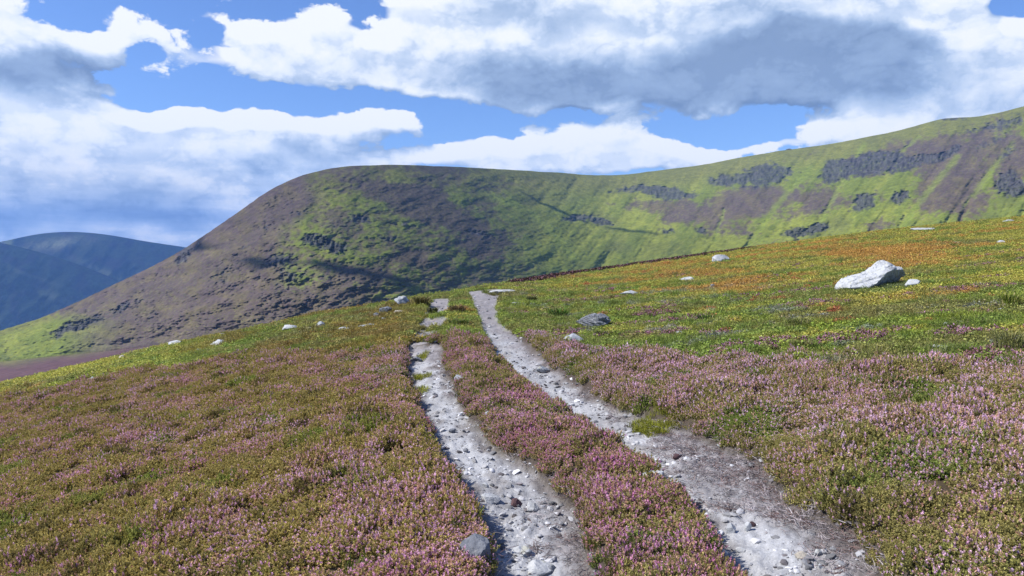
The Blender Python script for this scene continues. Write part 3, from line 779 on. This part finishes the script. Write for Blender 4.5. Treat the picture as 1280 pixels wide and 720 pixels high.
def seg_dist(px, py, pts):
    d = np.full_like(px, 1e9)
    for (ax, ay), (bx, by) in zip(pts[:-1], pts[1:]):
        t = np.clip(((px - ax) * (bx - ax) + (py - ay) * (by - ay)) / ((bx - ax) ** 2 + (by - ay) ** 2), 0, 1)
        d = np.minimum(d, np.hypot(px - ax - t * (bx - ax), py - ay - t * (by - ay)))
    return d

def hill_material(name, scale=1.):
    m, nt, b = material(name)
    tc = nt.n('ShaderNodeTexCoord').outputs['Object']
    base = nt.attr('gcol')
    n1 = nt.noise(tc, .05 * scale, 6, .65); n2 = nt.noise(tc, .16 * scale, 5, .7)
    f = nt.m('MULTIPLY', nt.m('MULTIPLY_ADD', n1, 1.1, .45), nt.m('MULTIPLY_ADD', n2, 1.5, .25))
    v = nt.n('ShaderNodeCombineColor'); [nt.put(v.inputs[i], f) for i in range(3)]
    nt.put(b.inputs['Base Color'], nt.mix(1., base, v.outputs[0], 'MULTIPLY'))
    bp = nt.n('ShaderNodeBump'); bp.inputs['Strength'].default_value = .8; bp.inputs['Distance'].default_value = 4.5 / scale
    nt.put(bp.inputs['Height'], n1); nt.put(b.inputs['Normal'], bp.outputs[0])
    b.inputs['Roughness'].default_value = 1.; b.inputs['Specular IOR Level'].default_value = .05
    return m

def build_hill():
    nc, nr = 1100, 420
    px = np.linspace(-260, 1540, nc)
    def K(x, y, s=12):
        v = np.interp(px, x, y); k = np.exp(-.5 * (np.arange(-4 * s, 4 * s + 1) / s) ** 2); k /= k.sum()
        return np.convolve(np.pad(v, 4 * s, mode='edge'), k, 'valid')
    SX = [-260, -60, 0, 50, 100, 150, 200, 225, 250, 275, 300, 320, 340, 360, 380, 410, 440, 480, 520, 560, 600, 650, 700, 740, 770, 800, 830, 860, 890, 920, 950, 980, 1000, 1030, 1060, 1100, 1140, 1160, 1180, 1200, 1220, 1250, 1280, 1400, 1540]
    SY = [470, 432, 414, 398, 376, 352, 328, 314, 298, 281, 264, 249, 236, 226, 218, 211, 207.5, 206, 206.5, 208, 210, 213, 216, 219, 219, 216, 212, 209, 204, 198, 192.5, 188, 185.5, 181, 176, 168, 159, 153, 148, 147, 146, 141, 133, 105, 90]
    ytop = K(SX, SY, 3) + .9 * fbm(px * .03, px * 0, 601, 4) + .5 * perlin(px * .16, px * 0, 602) * (px < 330)
    ybot = np.interp(px, (_ug * F + CX), _ys) + 34
    yknee = K([-260, 0, 100, 200, 300, 400, 500, 600, 800, 1000, 1300, 1540], [500, 452, 443, 432, 420, 410, 396, 385, 352, 320, 292, 262])
    d0 = K([-260, 0, 300, 560, 900, 1540], [150, 150, 160, 170, 240, 240])
    dk = K([-260, 0, 150, 300, 400, 500, 600, 750, 900, 1100, 1300, 1540], [900, 820, 700, 560, 540, 600, 800, 1150, 1000, 800, 640, 600], 25)
    dr = K([-260, 0, 150, 250, 350, 450, 550, 650, 750, 850, 1000, 1150, 1300, 1540], [980, 960, 930, 940, 1020, 1120, 1320, 1650, 1950, 1930, 1750, 1600, 1450, 1350], 30)
    yknee = np.minimum(yknee, ybot - 4); yknee = np.maximum(yknee, ytop + 12)
    t = np.linspace(0, 1, nr)[:, None]
    tk = .16
    s = np.clip((t - tk) / (1 - tk), 0, 1)
    PX = np.repeat(px[None], nr, 0)
    PY = np.where(t < tk, ybot + (yknee - ybot) * (t / tk), yknee + (ytop - yknee) * s)
    D = np.where(t < tk, d0 + (dk - d0) * (t / tk) ** 1.4, dk + (dr - dk) * s ** 1.55)
    X_, Y_ = PX.ravel(), PY.ravel(); S_ = np.broadcast_to(s, PX.shape).ravel(); T_ = np.broadcast_to(t, PX.shape).ravel()
    # ---- vegetation and crag layout
    w = fbm(X_ * .02, Y_ * .03, 611, 4); wx = X_ + 9 * fbm(X_ * .022, Y_ * .03, 612, 4); wy = Y_ + 5 * fbm(X_ * .025, Y_ * .035, 613, 4)
    st_r = fbm((X_ + .75 * Y_) * .045, (Y_ - .5 * X_) * .010, 614, 4)          # streaks down the right hand fellside
    st_l = fbm((X_ - 1.7 * Y_) * .016, (Y_ + .45 * X_) * .045, 615, 4)         # streaks of the bowl's left side
    fine = fbm(X_ * .14, Y_ * .2, 616, 3)
    rightw = sstep(640, 760, X_)
    bnd = np.interp(Y_, [205, 225, 250, 280, 320, 360, 400], [402, 384, 396, 366, 345, 360, 380])
    heat = sstep(14, -14, X_ - bnd + 26 * w) * sstep(412, 395, Y_ - (X_ - 180) * .06 + 10 * w)
    heat = np.maximum(heat, sstep(14, -14, X_ - bnd + 26 * w) * sstep(60, 150, X_ + 40 * w))
    hb = blobs(wx, wy, [(500, 250, 75, 20, 18, 1.1), (590, 283, 75, 18, 22, 1.0), (530, 238, 45, 9, 10, .8), (520, 325, 60, 18, 8, .85), (400, 365, 95, 22, -8, .95), (330, 395, 90, 16, -10, 1.2), (560, 300, 55, 10, 15, .6),
                        (620, 325, 45, 8, 10, .6), (480, 385, 60, 14, -5, .8), (420, 275, 70, 12, 8, .45), (450, 340, 60, 10, 10, .5), (640, 345, 40, 9, 0, .35), (560, 355, 40, 8, 0, .5),
                        (875, 270, 60, 18, 5, 1.15), (940, 254, 42, 20, 10, 1.2), (1015, 246, 36, 8, 0, 1.0), (1160, 183, 45, 13, -15, 1.0), (1196, 222, 36, 34, -30, 1.1), (1262, 190, 30, 26, -30, .9), (1080, 196, 60, 8, -15, .8), (1100, 282, 40, 10, -10, .6), (990, 200, 50, 6, -15, .5), (800, 258, 40, 8, 0, .5), (960, 240, 60, 14, -8, .5), (1090, 215, 75, 10, -12, .7), (1175, 240, 42, 30, -40, .85), (1225, 262, 28, 20, -40, .6), (1060, 250, 60, 10, -10, .5), (1000, 305, 50, 10, -5, .5),
                        (1220, 180, 60, 20, -30, .6), (1270, 215, 30, 25, -40, .8), (930, 293, 40, 7, 0, .3), (1010, 265, 40, 10, -20, .4), (780, 330, 40, 6, 0, .2)])
    hb = hb + .55 * w + .35 * np.where(rightw > .5, st_r, st_l) + .55 * fine
    vf = perlin(X_ * .45, Y_ * .6, 651) + .7 * perlin(X_ * .8, Y_ * .9, 652)
    hb = hb + .16 * vf
    heat = np.maximum(heat, sstep(.36, .82, hb)) * (1 - .35 * sstep(.2, .7, vf))
    heat = np.where(X_ < 110, np.maximum(heat * sstep(-.2, .15, w + fine * .5 + (X_ - 40) * .004), 0), heat)
    brk = sstep(290, 350, X_) * sstep(700, 610, X_)
    heat = np.maximum(heat, brk * .9 * sstep(-.30, .30, .55 * w + .6 * fine + .35 * st_l + .02 * (Y_ - 300) / 40))
    shelf = sstep(.19, .13, T_ + .02 * w) * sstep(330, 240, X_)
    crag = blobs(wx, wy, [(957, 219, 36, 17, -8, 1.25), (1068, 209, 42, 15, -15, 1.2), (1140, 203, 40, 10, -14, 1.0), (1100, 200, 26, 10, -12, .9), (1220, 162, 60, 8, -18, .5), (1235, 180, 30, 6, -25, .5), (1040, 213, 10, 16, 10, .8), (1078, 252, 20, 11, -25, 1.25), (820, 237, 34, 7, 5, 1.), (850, 246, 40, 8, 0, .7), (718, 273, 24, 5, -8, 1.05), (752, 277, 18, 5, 0, 1.05), (900, 226, 24, 9, 0, .9),
                          (1127, 246, 17, 8, -15, 1.05), (1259, 228, 20, 15, -40, 1.25), (1275, 236, 12, 9, -40, 1.), (1178, 197, 12, 8, -10, .7), (1196, 187, 10, 6, -30, .9), (1000, 291, 26, 7, -5, 1.0), (1028, 284, 12, 6, -10, .9), (878, 288, 14, 5, 0, .9), (835, 290, 16, 5, 0, .7),
                          (1190, 149, 22, 3, 0, .9), (1265, 155, 40, 10, -25, .5), (1260, 190, 20, 10, -30, .7), (770, 238, 20, 5, 0, .6), (395, 300, 24, 9, 12, 1.), (425, 311, 18, 7, 5, .9), (450, 275, 28, 7, 5, .8), (485, 300, 20, 6, 0, .6), (280, 345, 30, 12, -30, .6), (350, 325, 30, 12, -15, .7), (300, 312, 30, 7, -35, .5), (365, 345, 34, 12, -10, .6),
                          (232, 318, 22, 9, -38, 1.0), (155, 385, 30, 9, -25, .7), (80, 413, 25, 9, -25, .9), (112, 400, 20, 7, -30, .7), (200, 390, 40, 10, -25, .4), (375, 265, 26, 6, -10, .6), (330, 285, 22, 7, -25, .5), (510, 280, 22, 6, 5, .6), (600, 292, 30, 7, 15, .7)])
    rg = ridged(X_ * .07, Y_ * .12, 621, 4)
    crag = sstep(.40, .74, crag + .38 * rg - .20 + .34 * fine + .10 * vf)
    small = sstep(.50, .66, ridged(X_ * .19, Y_ * .30, 623, 3) * .6 + .3 * fine + .35 * w) * (S_ > .02)
    crag = np.maximum(crag, small * .38 * np.where(rightw > .5, .35, sstep(480, 380, X_)))
    scar = sstep(4.0, 1.2, seg_dist(wx, wy, [(1216, 250), (1205, 268), (1197, 285)]))
    lines = np.zeros_like(X_)
    for pts, wd in ([(1012, 212), (975, 252), (936, 306)], 5), ([(1080, 180), (1060, 215), (1022, 285)], 4), ([(1197, 196), (1160, 240), (1118, 295)], 5), ([(1266, 180), (1238, 215), (1211, 253), (1197, 285)], 5), ([(905, 262), (893, 300)], 3), ([(1150, 170), (1120, 195), (1090, 205)], 3), ([(600, 240), (660, 262), (700, 300), (720, 325)], 6):
        lines = np.maximum(lines, sstep(wd * 1.2, wd * .2, seg_dist(X_ + 5 * fine, Y_, pts)))
    # ---- relief: shift along the line of sight so that outline and layout stay, slopes and shadows come from the shape
    near = sstep(0, .12, S_) * sstep(1.0, .93, S_)
    rel = rightw * 24 * st_r + (1 - rightw) * 14 * st_l + 10 * fbm(X_ * .03, Y_ * .05, 631, 4)
    rel = rel + crag * (-7 + 21 * ridged(X_ * .15, Y_ * .07, 632, 4)) + 3.0 * fine + 2.0 * perlin(X_ * .35, Y_ * .4, 633) + lines * np.where(X_ < 740, 1.0, 6.0)
    nose = blobs(X_, Y_, [(405, 275, 40, 90, 14, -12.), (300, 330, 60, 20, -35, -5.), (1045, 225, 14, 50, 25, 14.), (1150, 235, 16, 60, 35, 16.), (1225, 225, 14, 60, 35, 16.), (960, 255, 14, 50, 30, 12.)])
    Dd = D.ravel() + near * (rel * 1.25 + nose)
    x = (X_ - CX) / F * Dd; z = CAMH + Dd * (CY - Y_) / F
    # ---- colour of the cover
    g = np.repeat(np.array([[.115, .142, .026]]), len(x), 0)
    g = mixc(g, np.array([.165, .185, .032]), sstep(-.1, .4, np.where(rightw > .5, st_r, st_l) + .4 * fine + .25 * sstep(230, 300, Y_) * rightw))
    top = sstep(.72, .95, S_ + .08 * w)
    g = mixc(g, np.array([.125, .120, .036]), top * .65)
    g = mixc(g, np.array([.085, .095, .034]), sstep(.1, .5, fbm(X_ * .012, Y_ * .02, 641, 3)) * .6)
    hc = np.repeat(np.array([[.080, .058, .062]]), len(x), 0)
    hc = mixc(hc, np.array([.100, .078, .055]), sstep(-.2, .4, fbm(X_ * .05, Y_ * .07, 642, 3)))
    hc = mixc(hc, np.array([.062, .048, .043]), sstep(400, 480, X_) * sstep(700, 640, X_) * .7)
    col = mixc(g, hc, heat * .93)
    col = mixc(col, np.array([.15, .19, .032]), lines * .55 * (1 - crag))
    cc = np.repeat(np.array([[.036, .036, .045]]), len(x), 0); cc = mixc(cc, np.array([.070, .070, .078]), sstep(.3, .8, ridged(X_ * .30, Y_ * .12, 653, 3) + .2 * vf)); cc = mixc(cc, np.array([.10, .12, .03]), sstep(.35, .8, perlin(X_ * .2, Y_ * .5, 654) + .3 * vf) * .8)
    col = mixc(col, cc, crag * .88)
    col = mixc(col, np.array([.10, .075, .06]), scar * .9)
    col = mixc(col, np.array([.095, .055, .058]), shelf)
    V = np.stack([x, Dd, z], 1)
    # the land falls away behind the skyline
    Vr = V.reshape(nr, nc, 3); extra = []
    for dd, dz in ((30, -2.5), (90, -14), (220, -55), (500, -170)):
        e = Vr[-1].copy(); k = (e[:, 1] + dd) / e[:, 1]; e[:, 0] *= k; e[:, 1] += dd; e[:, 2] += dz - .0; extra.append(e)
    V = np.concatenate([V] + extra); col = np.concatenate([col] + [col.reshape(nr, nc, 3)[-1]] * 4)
    me = mesh_from('hill', V, grid_faces(nr + 4, nc), True, {'gcol': ('POINT', 'FLOAT_COLOR', np.clip(col, .004, 1))}, [hill_material('fellside')])
    tag(link('hill', me), kind='structure', label='broad fell of green grass, purple heather and dark crags beyond the moor')


build_hill()

def outcrop(px, py, d, w, h, label, seed):
    v, f = rock_shape(seed, (w, w * .6, h), 3, 12, .09)
    o = link('rock_outcrop', mesh_from('rock_outcrop', v, f, False, None, [RM['dark']])); o.location = ((px - CX) / F * d, d, CAMH + d * (CY - py) / F - h * .25)
    tag(o, label, 'outcrop')
outcrop(987, 187.5, 1772, 17, 5, 'small dark outcrop on the skyline of the far green ridge', 201)

def far_hill(name, SX, SY, d_top, d_foot, yfoot, seed, label, light):
    nc, nr = 360, 140
    px = np.linspace(SX[0], SX[-1], nc); ytop = np.interp(px, SX, SY)
    k = np.exp(-.5 * (np.arange(-16, 17) / 5.) ** 2); k /= k.sum(); ytop = np.convolve(np.pad(ytop, 16, mode='edge'), k, 'valid')
    t = np.linspace(0, 1, nr)[:, None]
    PX = np.repeat(px[None], nr, 0); PY = yfoot + (ytop - yfoot) * t
    D = np.repeat(d_foot + (d_top - d_foot) * t ** 1.4, nc, 1)
    X_, Y_ = PX.ravel(), PY.ravel(); T_ = np.broadcast_to(t, PX.shape).ravel()
    rel = fbm(X_ * .03 + Y_ * .02, Y_ * .02, seed, 4)
    Dd = D.ravel() + 300 * rel * (1 - T_ ** 4) * sstep(0, .2, T_)
    x = (X_ - CX) / F * Dd; z = CAMH + Dd * (CY - Y_) / F
    col = np.repeat(np.array([[.06, .075, .035]]), len(x), 0)
    col = mixc(col, np.array([.05, .04, .045]), sstep(-.1, .3, fbm(X_ * .04, Y_ * .05, seed + 3, 4)))
    sun_patch = blobs(X_ + 6 * fbm(X_ * .05, Y_ * .05, seed + 5, 3), Y_, light)
    col = mixc(col, np.array([.36, .34, .16]), np.clip(sun_patch, 0, 1))  # sunlit breaks in the overcast, painted as paler hill cover
    V = np.stack([x, Dd, z], 1); Vr = V.reshape(nr, nc, 3); extra = []
    for dd, dz in ((150, -25), (600, -260)):
        e = Vr[-1].copy(); kk = (e[:, 1] + dd) / e[:, 1]; e[:, 0] *= kk; e[:, 1] += dd; e[:, 2] += dz; extra.append(e)
    V = np.concatenate([V] + extra); col = np.concatenate([col] + [col.reshape(nr, nc, 3)[-1]] * 2)
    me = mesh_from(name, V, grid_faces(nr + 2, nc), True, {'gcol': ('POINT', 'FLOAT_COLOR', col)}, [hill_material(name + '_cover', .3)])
    tag(link(name, me), kind='structure', label=label)

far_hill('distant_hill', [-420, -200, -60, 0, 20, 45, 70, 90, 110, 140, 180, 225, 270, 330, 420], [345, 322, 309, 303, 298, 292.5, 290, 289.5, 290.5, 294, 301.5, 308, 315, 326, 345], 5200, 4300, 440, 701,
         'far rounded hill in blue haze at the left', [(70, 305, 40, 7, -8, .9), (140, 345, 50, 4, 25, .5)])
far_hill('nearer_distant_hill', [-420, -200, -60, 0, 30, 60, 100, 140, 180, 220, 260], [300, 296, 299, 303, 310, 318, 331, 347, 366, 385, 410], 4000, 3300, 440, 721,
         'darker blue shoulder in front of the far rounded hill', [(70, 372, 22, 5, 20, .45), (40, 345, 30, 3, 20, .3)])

# valley floor out to the horizon
nv = 60
gx = np.linspace(-9000, 9000, nv); gy = np.linspace(-60, 9500, nv); GX, GY = np.meshgrid(gx, gy); GX = GX.ravel(); GY = GY.ravel()
gz = -470 + 22 * fbm(GX * .001, GY * .001, 801, 3)
mv, ntv, bv = material('valley_cover')
tcv = ntv.n('ShaderNodeTexCoord').outputs['Object']
ntv.put(bv.inputs['Base Color'], ntv.mix(ntv.noise(tcv, .01, 5), (.05, .07, .03), (.10, .10, .05)))
tag(link('valley_floor', mesh_from('valley_floor', np.stack([GX, GY, gz], 1), grid_faces(nv, nv), True, None, [mv])), kind='structure')

# ------------------------------------------------------------------ haze
HAZE = .85e-4
hv = np.array([[x, y, z] for z in (-520, 560) for y in (-150, 9600) for x in (-9100, 9100)], float)
hf = np.array([[0, 2, 3, 1], [4, 5, 7, 6], [0, 1, 5, 4], [2, 6, 7, 3], [0, 4, 6, 2], [1, 3, 7, 5]])
mh = bpy.data.materials.new('haze_air'); mh.use_nodes = True; t = mh.node_tree; t.nodes.clear()
vo = t.nodes.new('ShaderNodeVolumePrincipled'); vo.inputs['Color'].default_value = (.22, .46, 1, 1); vo.inputs['Density'].default_value = HAZE; vo.inputs['Anisotropy'].default_value = .1
t.links.new(vo.outputs[0], t.nodes.new('ShaderNodeOutputMaterial').inputs['Volume'])
if HAZE: tag(link('haze', mesh_from('haze', hv, hf, False, None, [mh])), kind='stuff', label='blue haze in the distant air', cat='haze')

# ------------------------------------------------------------------ unseen cumulus volumes added out of view to shade the far hills and fell
def shade_cloud(loc, size, dens, seed, label):
    r = np.random.default_rng(seed); V = []; Fc = []; off = 0
    import bmesh
    v0, f0 = _ICO[4]
    n1 = fbm(v0[:, 0] * 1.6 + seed, v0[:, 1] * 1.6 + v0[:, 2], 900 + seed, 4, .55)
    p = v0 * (1 + .55 * n1)[:, None]; p[:, 2] = np.where(p[:, 2] < -.25, -.25 + .15 * (p[:, 2] + .25), p[:, 2])
    m = bpy.data.materials.new('shade_cloud_vapour'); m.use_nodes = True; t = m.node_tree; t.nodes.clear()
    vo = t.nodes.new('ShaderNodeVolumePrincipled'); vo.inputs['Color'].default_value = (.97, .98, 1, 1); vo.inputs['Density'].default_value = dens; vo.inputs['Anisotropy'].default_value = .6
    t.links.new(vo.outputs[0], t.nodes.new('ShaderNodeOutputMaterial').inputs['Volume'])
    o = link('shade_cloud', mesh_from('shade_cloud', p * np.array(size), f0, True, None, [m])); o.location = loc
    tag(o, label, 'shade_cloud', None, 'stuff')
def shade_from(target, height):
    k = height / math.tan(SUN_EL)
    return (target[0] + math.sin(SUN_AZ) * k, target[1] + math.cos(SUN_AZ) * k, target[2] + height)
SUN_AZ, SUN_EL = R(-102), R(47)
shade_cloud(shade_from((-2450, 4350, 0), 2700), (1250, 1500, 330), .006, 3, 'unseen cumulus added out of view to shade the far hills')
shade_cloud(shade_from((-90, 1060, 60), 1150), (360, 480, 150), .0012, 5, 'unseen thin cumulus added out of view to dim the rounded fell')

# ------------------------------------------------------------------ sky with clouds (world)
SUN_AZ, SUN_EL = R(-102), R(47)
def build_world():
    w = bpy.data.worlds.new('World'); SC.world = w; w.use_nodes = True
    nt = NT(w.node_tree); bg = w.node_tree.nodes['Background']
    sky = nt.n('ShaderNodeTexSky', sky_type='NISHITA'); sky.sun_disc = False; sky.sun_elevation = SUN_EL; sky.sun_rotation = SUN_AZ % (2 * math.pi)
    sky.air_density = 1.0; sky.dust_density = .3; sky.ozone_density = 2.0
    dirv = nt.n('ShaderNodeTexCoord').outputs['Generated']
    sx = nt.n('ShaderNodeSeparateXYZ'); nt.put(sx.inputs[0], dirv); X, Y, Z = sx.outputs
    az = nt.m('ARCTAN2', X, Y); hyp = nt.m('SQRT', nt.m('ADD', nt.m('MULTIPLY', X, X), nt.m('MULTIPLY', Y, Y)))
    el = nt.m('ARCTAN2', Z, hyp)
    cb = nt.n('ShaderNodeCombineXYZ'); nt.put(cb.inputs[0], az); nt.put(cb.inputs[1], el); P = cb.outputs[0]
    A = lambda px, py: (math.atan((px - CX) / F), math.atan((CY - py) / F * math.cos(math.atan((px - CX) / F))))
    def total(P_, lst, start=0.):
        acc = start
        for (px, py, rx, ry, wt) in lst:
            cx, cy = A(px, py); c2 = math.cos(cx) ** 2; ix = F / rx / c2 * .80; iy = F / ry * .82
            q = nt.vm('MULTIPLY_ADD', P_, (ix, iy, 0), (-cx * ix, -cy * iy, 0))
            q = nt.m('SUBTRACT', 1.0, nt.vm('DOT_PRODUCT', q, q), clamp=True)
            acc = nt.m('MULTIPLY_ADD', q, wt, acc)
        return acc
    CL = [(30, 50, 140, 60, .75), (130, 40, 90, 34, .45), (-80, 60, 120, 90, .8), (60, 100, 120, 30, .45), (215, 70, 85, 30, .42), (190, 22, 60, 16, .4), (350, 30, 110, 32, .5), (420, 85, 170, 45, .75), (300, 25, 70, 20, .3), (385, 60, 90, 40, .5), (520, 60, 110, 60, .8), (640, 45, 200, 85, 1.), (990, 62, 120, 50, .6), (740, 190, 150, 32, .5), (1060, 172, 130, 22, .5), (560, 95, 200, 40, .5), (700, 20, 400, 60, .5), (300, 60, 130, 50, .35),
          (800, 55, 260, 85, 1.1), (960, 60, 240, 85, 1.1), (1120, 60, 150, 70, .9), (1200, 55, 110, 60, .9), (1300, 90, 110, 90, .9), (1170, 130, 150, 40, .6), (1100, 150, 120, 30, .6), (1220, 140, 130, 40, .7), (700, 112, 120, 26, .5), (780, 5, 300, 40, .6),
          (60, 150, 220, 42, .95), (220, 165, 180, 34, .95), (380, 160, 150, 22, .8), (480, 158, 90, 18, .75), (120, 225, 360, 75, 1.1), (60, 275, 330, 60, .8), (230, 275, 130, 45, .6), (300, 215, 190, 40, .9), (80, 270, 300, 50, .9), (280, 260, 140, 50, .75), (430, 200, 100, 26, .65),
          (750, 175, 90, 28, .8), (700, 200, 170, 24, .85), (840, 197, 150, 17, .8), (600, 190, 70, 14, .6), (560, 205, 120, 16, .7), (660, 150, 30, 22, .45), (1080, 170, 110, 16, .55), (930, 185, 60, 7, .35)]
    CLR = [(290, 45, 34, 16, .7), (330, 14, 50, 14, .6), (180, 62, 26, 12, .5), (450, 38, 46, 14, .55), (70, 22, 50, 10, .5), (230, 20, 40, 10, .4), (150, 85, 40, 10, .4), (150, 118, 60, 8, .35), (330, 128, 150, 16, .8), (520, 130, 90, 16, .7), (470, 10, 40, 26, .9), (585, 162, 60, 14, .5), (620, 150, 40, 14, .5), (880, 168, 120, 16, .6), (965, 150, 80, 14, .5), (100, 8, 40, 16, .8), (245, 100, 50, 12, .35), (270, 50, 26, 26, .3), (1262, 4, 30, 14, 1.2), (560, 12, 40, 10, .25), (700, 140, 50, 10, .3)]
    DK = [(90, 95, 90, 34, .75), (20, 85, 90, 22, .5), (860, 98, 300, 46, .9), (960, 70, 130, 60, .55), (700, 108, 110, 26, .42), (1040, 95, 140, 50, .7), (650, 20, 90, 26, .45), (1180, 120, 120, 26, .35), (640, 95, 130, 22, .18), (480, 85, 120, 22, .22),
          (60, 245, 240, 36, .42), (240, 255, 120, 30, .34), (30, 285, 240, 26, .36), (330, 200, 170, 14, .34), (440, 190, 110, 15, .42), (390, 215, 90, 20, .3), (1130, 50, 60, 16, .25), (850, 20, 100, 16, .25)]
    def broad(P_):
        a = total(P_, CL)
        return nt.m('MINIMUM', total(P_, [(a_, b, c, d, -e) for a_, b, c, d, e in CLR], a), 1.25)
    # round about, where the photograph does not look, broken cumulus of the same kind
    ang = nt.m('SUBTRACT', 1.0, nt.ss(nt.m('ABSOLUTE', az), .60, .90)); front = nt.m('MULTIPLY', ang, nt.m('SUBTRACT', 1.0, nt.ss(el, .38, .5)))
    back = nt.m('SUBTRACT', 1.0, front)
    bgn = nt.m('MULTIPLY', nt.m('MULTIPLY_ADD', nt.noise(dirv, 2.6, 4, .5), 2.2, -.75), back)
    def billow(P_, sc, det):
        v = nt.n('ShaderNodeTexVoronoi', feature='F1', voronoi_dimensions='2D'); nt.put(v.inputs['Vector'], P_)
        v.inputs['Scale'].default_value = sc; v.inputs['Detail'].default_value = det; v.inputs['Roughness'].default_value = .55; v.inputs['Lacunarity'].default_value = 2.3
        return v.outputs['Distance']
    def detail(P_):
        st = nt.vm('MULTIPLY', P_, (1.0, 1.55, 1.0))
        st = nt.vm('ADD', st, nt.vm('MULTIPLY', nt.vm('SUBTRACT', nt.noise(st, 11, 4, .55, 1), (.5, .5, .5)), (.055, .055, 0)))
        fb = nt.m('MULTIPLY', nt.m('SUBTRACT', nt.noise(st, 8.5, 10, .62), .5), 1.7)
        bl = nt.m('MULTIPLY', nt.m('SUBTRACT', .42, billow(st, 15, 4.)), .80)
        return nt.m('MAXIMUM', nt.m('ADD', fb, bl), -.55)
    def height(P_):
        lay = nt.m('MULTIPLY_ADD', broad(nt.vm('ADD', P_, nt.vm('MULTIPLY', nt.vm('SUBTRACT', nt.noise(P_, 7.0, 4, .55, 1), (.5, .5, .5)), (.12, .07, 0)))), front, bgn)
        return lay, detail(P_)
    lay, det = height(P)
    D = nt.m('ADD', lay, det)
    alpha = nt.ss(D, .22, .50)
    # light from upper left: compare the cloud's thickness with that a little way towards the sun
    lay2, det2 = height(nt.vm('ADD', P, (-.012, .022, 0)))
    relf = nt.m('ADD', nt.m('MULTIPLY', nt.m('SUBTRACT', lay2, lay), .55), nt.m('MULTIPLY', nt.m('SUBTRACT', det2, det), .26))
    P2 = nt.vm('ADD', P, nt.vm('MULTIPLY', nt.vm('SUBTRACT', nt.noise(P, 8.0, 5, .55, 1), (.5, .5, .5)), (.16, .10, 0)))
    dk = nt.m('MULTIPLY', nt.m('MINIMUM', total(P2, DK), 1.0), front)
    dk = nt.m('MULTIPLY_ADD', nt.m('MULTIPLY', back, nt.ss(bgn, .5, .9)), .4, dk)
    soft = nt.m('MULTIPLY_ADD', dk, -.62, 1.0)
    sh = nt.m('ADD', nt.m('MULTIPLY_ADD', dk, .66, .08), nt.m('MULTIPLY', relf, soft))
    sh = nt.m('ADD', sh, nt.m('MULTIPLY', nt.m('MULTIPLY', det, -.13), soft))
    sh = nt.m('ADD', sh, nt.m('MULTIPLY', nt.m('SUBTRACT', 1., nt.ss(D, .4, 1.0)), .12))
    lowb = nt.m('MULTIPLY', nt.m('SUBTRACT', 1., nt.ss(el, .04, .16)), nt.m('SUBTRACT', nt.noise(nt.vm('MULTIPLY', P, (5., 34., 1.)), 1.0, 5, .6), .47))
    sh = nt.m('MULTIPLY_ADD', lowb, 1.5, sh)
    ramp = nt.n('ShaderNodeValToRGB'); nt.put(ramp.inputs[0], sh)
    e = ramp.color_ramp.elements; e[0].position = 0.0; e[0].color = (.96, .98, 1.0, 1); e[1].position = 1.0; e[1].color = (.155, .235, .40, 1)
    for ps, c in ((.16, (.84, .90, .98)), (.36, (.58, .69, .87)), (.62, (.35, .47, .68))):
        q = e.new(ps); q.color = (*c, 1)
    cl = nt.vm('SCALE', ramp.outputs[0]); cl.node.inputs['Scale'].default_value = CLOUDL / .10
    skyc = nt.vm('MULTIPLY', sky.outputs[0], SKYMUL)
    nt.put(bg.inputs['Color'], nt.mix(alpha, skyc, cl)); bg.inputs['Strength'].default_value = .10
    w.cycles.sampling_method = 'MANUAL'; w.cycles.sample_map_resolution = 512
CLOUDL = .70
SKYMUL = (.62, .77, 1.10)
build_world()

sun = bpy.data.lights.new('sun', 'SUN'); sun.energy = 5.0; sun.angle = R(.5); sun.color = (1, .945, .85)
so = bpy.data.objects.new('sun', sun); COL.objects.link(so)
sd = Vector((math.sin(SUN_AZ) * math.cos(SUN_EL), math.cos(SUN_AZ) * math.cos(SUN_EL), math.sin(SUN_EL)))
so.rotation_euler = sd.to_track_quat('Z', 'Y').to_euler(); so.location = (-20, -5, 30)

# ------------------------------------------------------------------ camera and render settings
cam = bpy.data.cameras.new('camera'); cam.sensor_width = 36; cam.lens = 36 * F / 1280; cam.shift_y = -(360 - CY) / 1280; cam.clip_start = .1; cam.clip_end = 30000
co = bpy.data.objects.new('camera', cam); COL.objects.link(co); co.location = (0, 0, CAMH); co.rotation_euler = (R(90), 0, 0); SC.camera = co
vs = SC.view_settings; vs.view_transform = 'Standard'; vs.look = 'None'; vs.exposure = .62; vs.gamma = 1; vs.use_curve_mapping = False
cy = SC.cycles; cy.max_bounces = 5; cy.diffuse_bounces = 2; cy.glossy_bounces = 1; cy.transmission_bounces = 2; cy.transparent_max_bounces = 4; cy.volume_bounces = 1
cy.use_denoising = True; cy.denoiser = 'OPENIMAGEDENOISE'; cy.denoising_input_passes = 'RGB_ALBEDO_NORMAL'; cy.denoising_prefilter = 'ACCURATE'
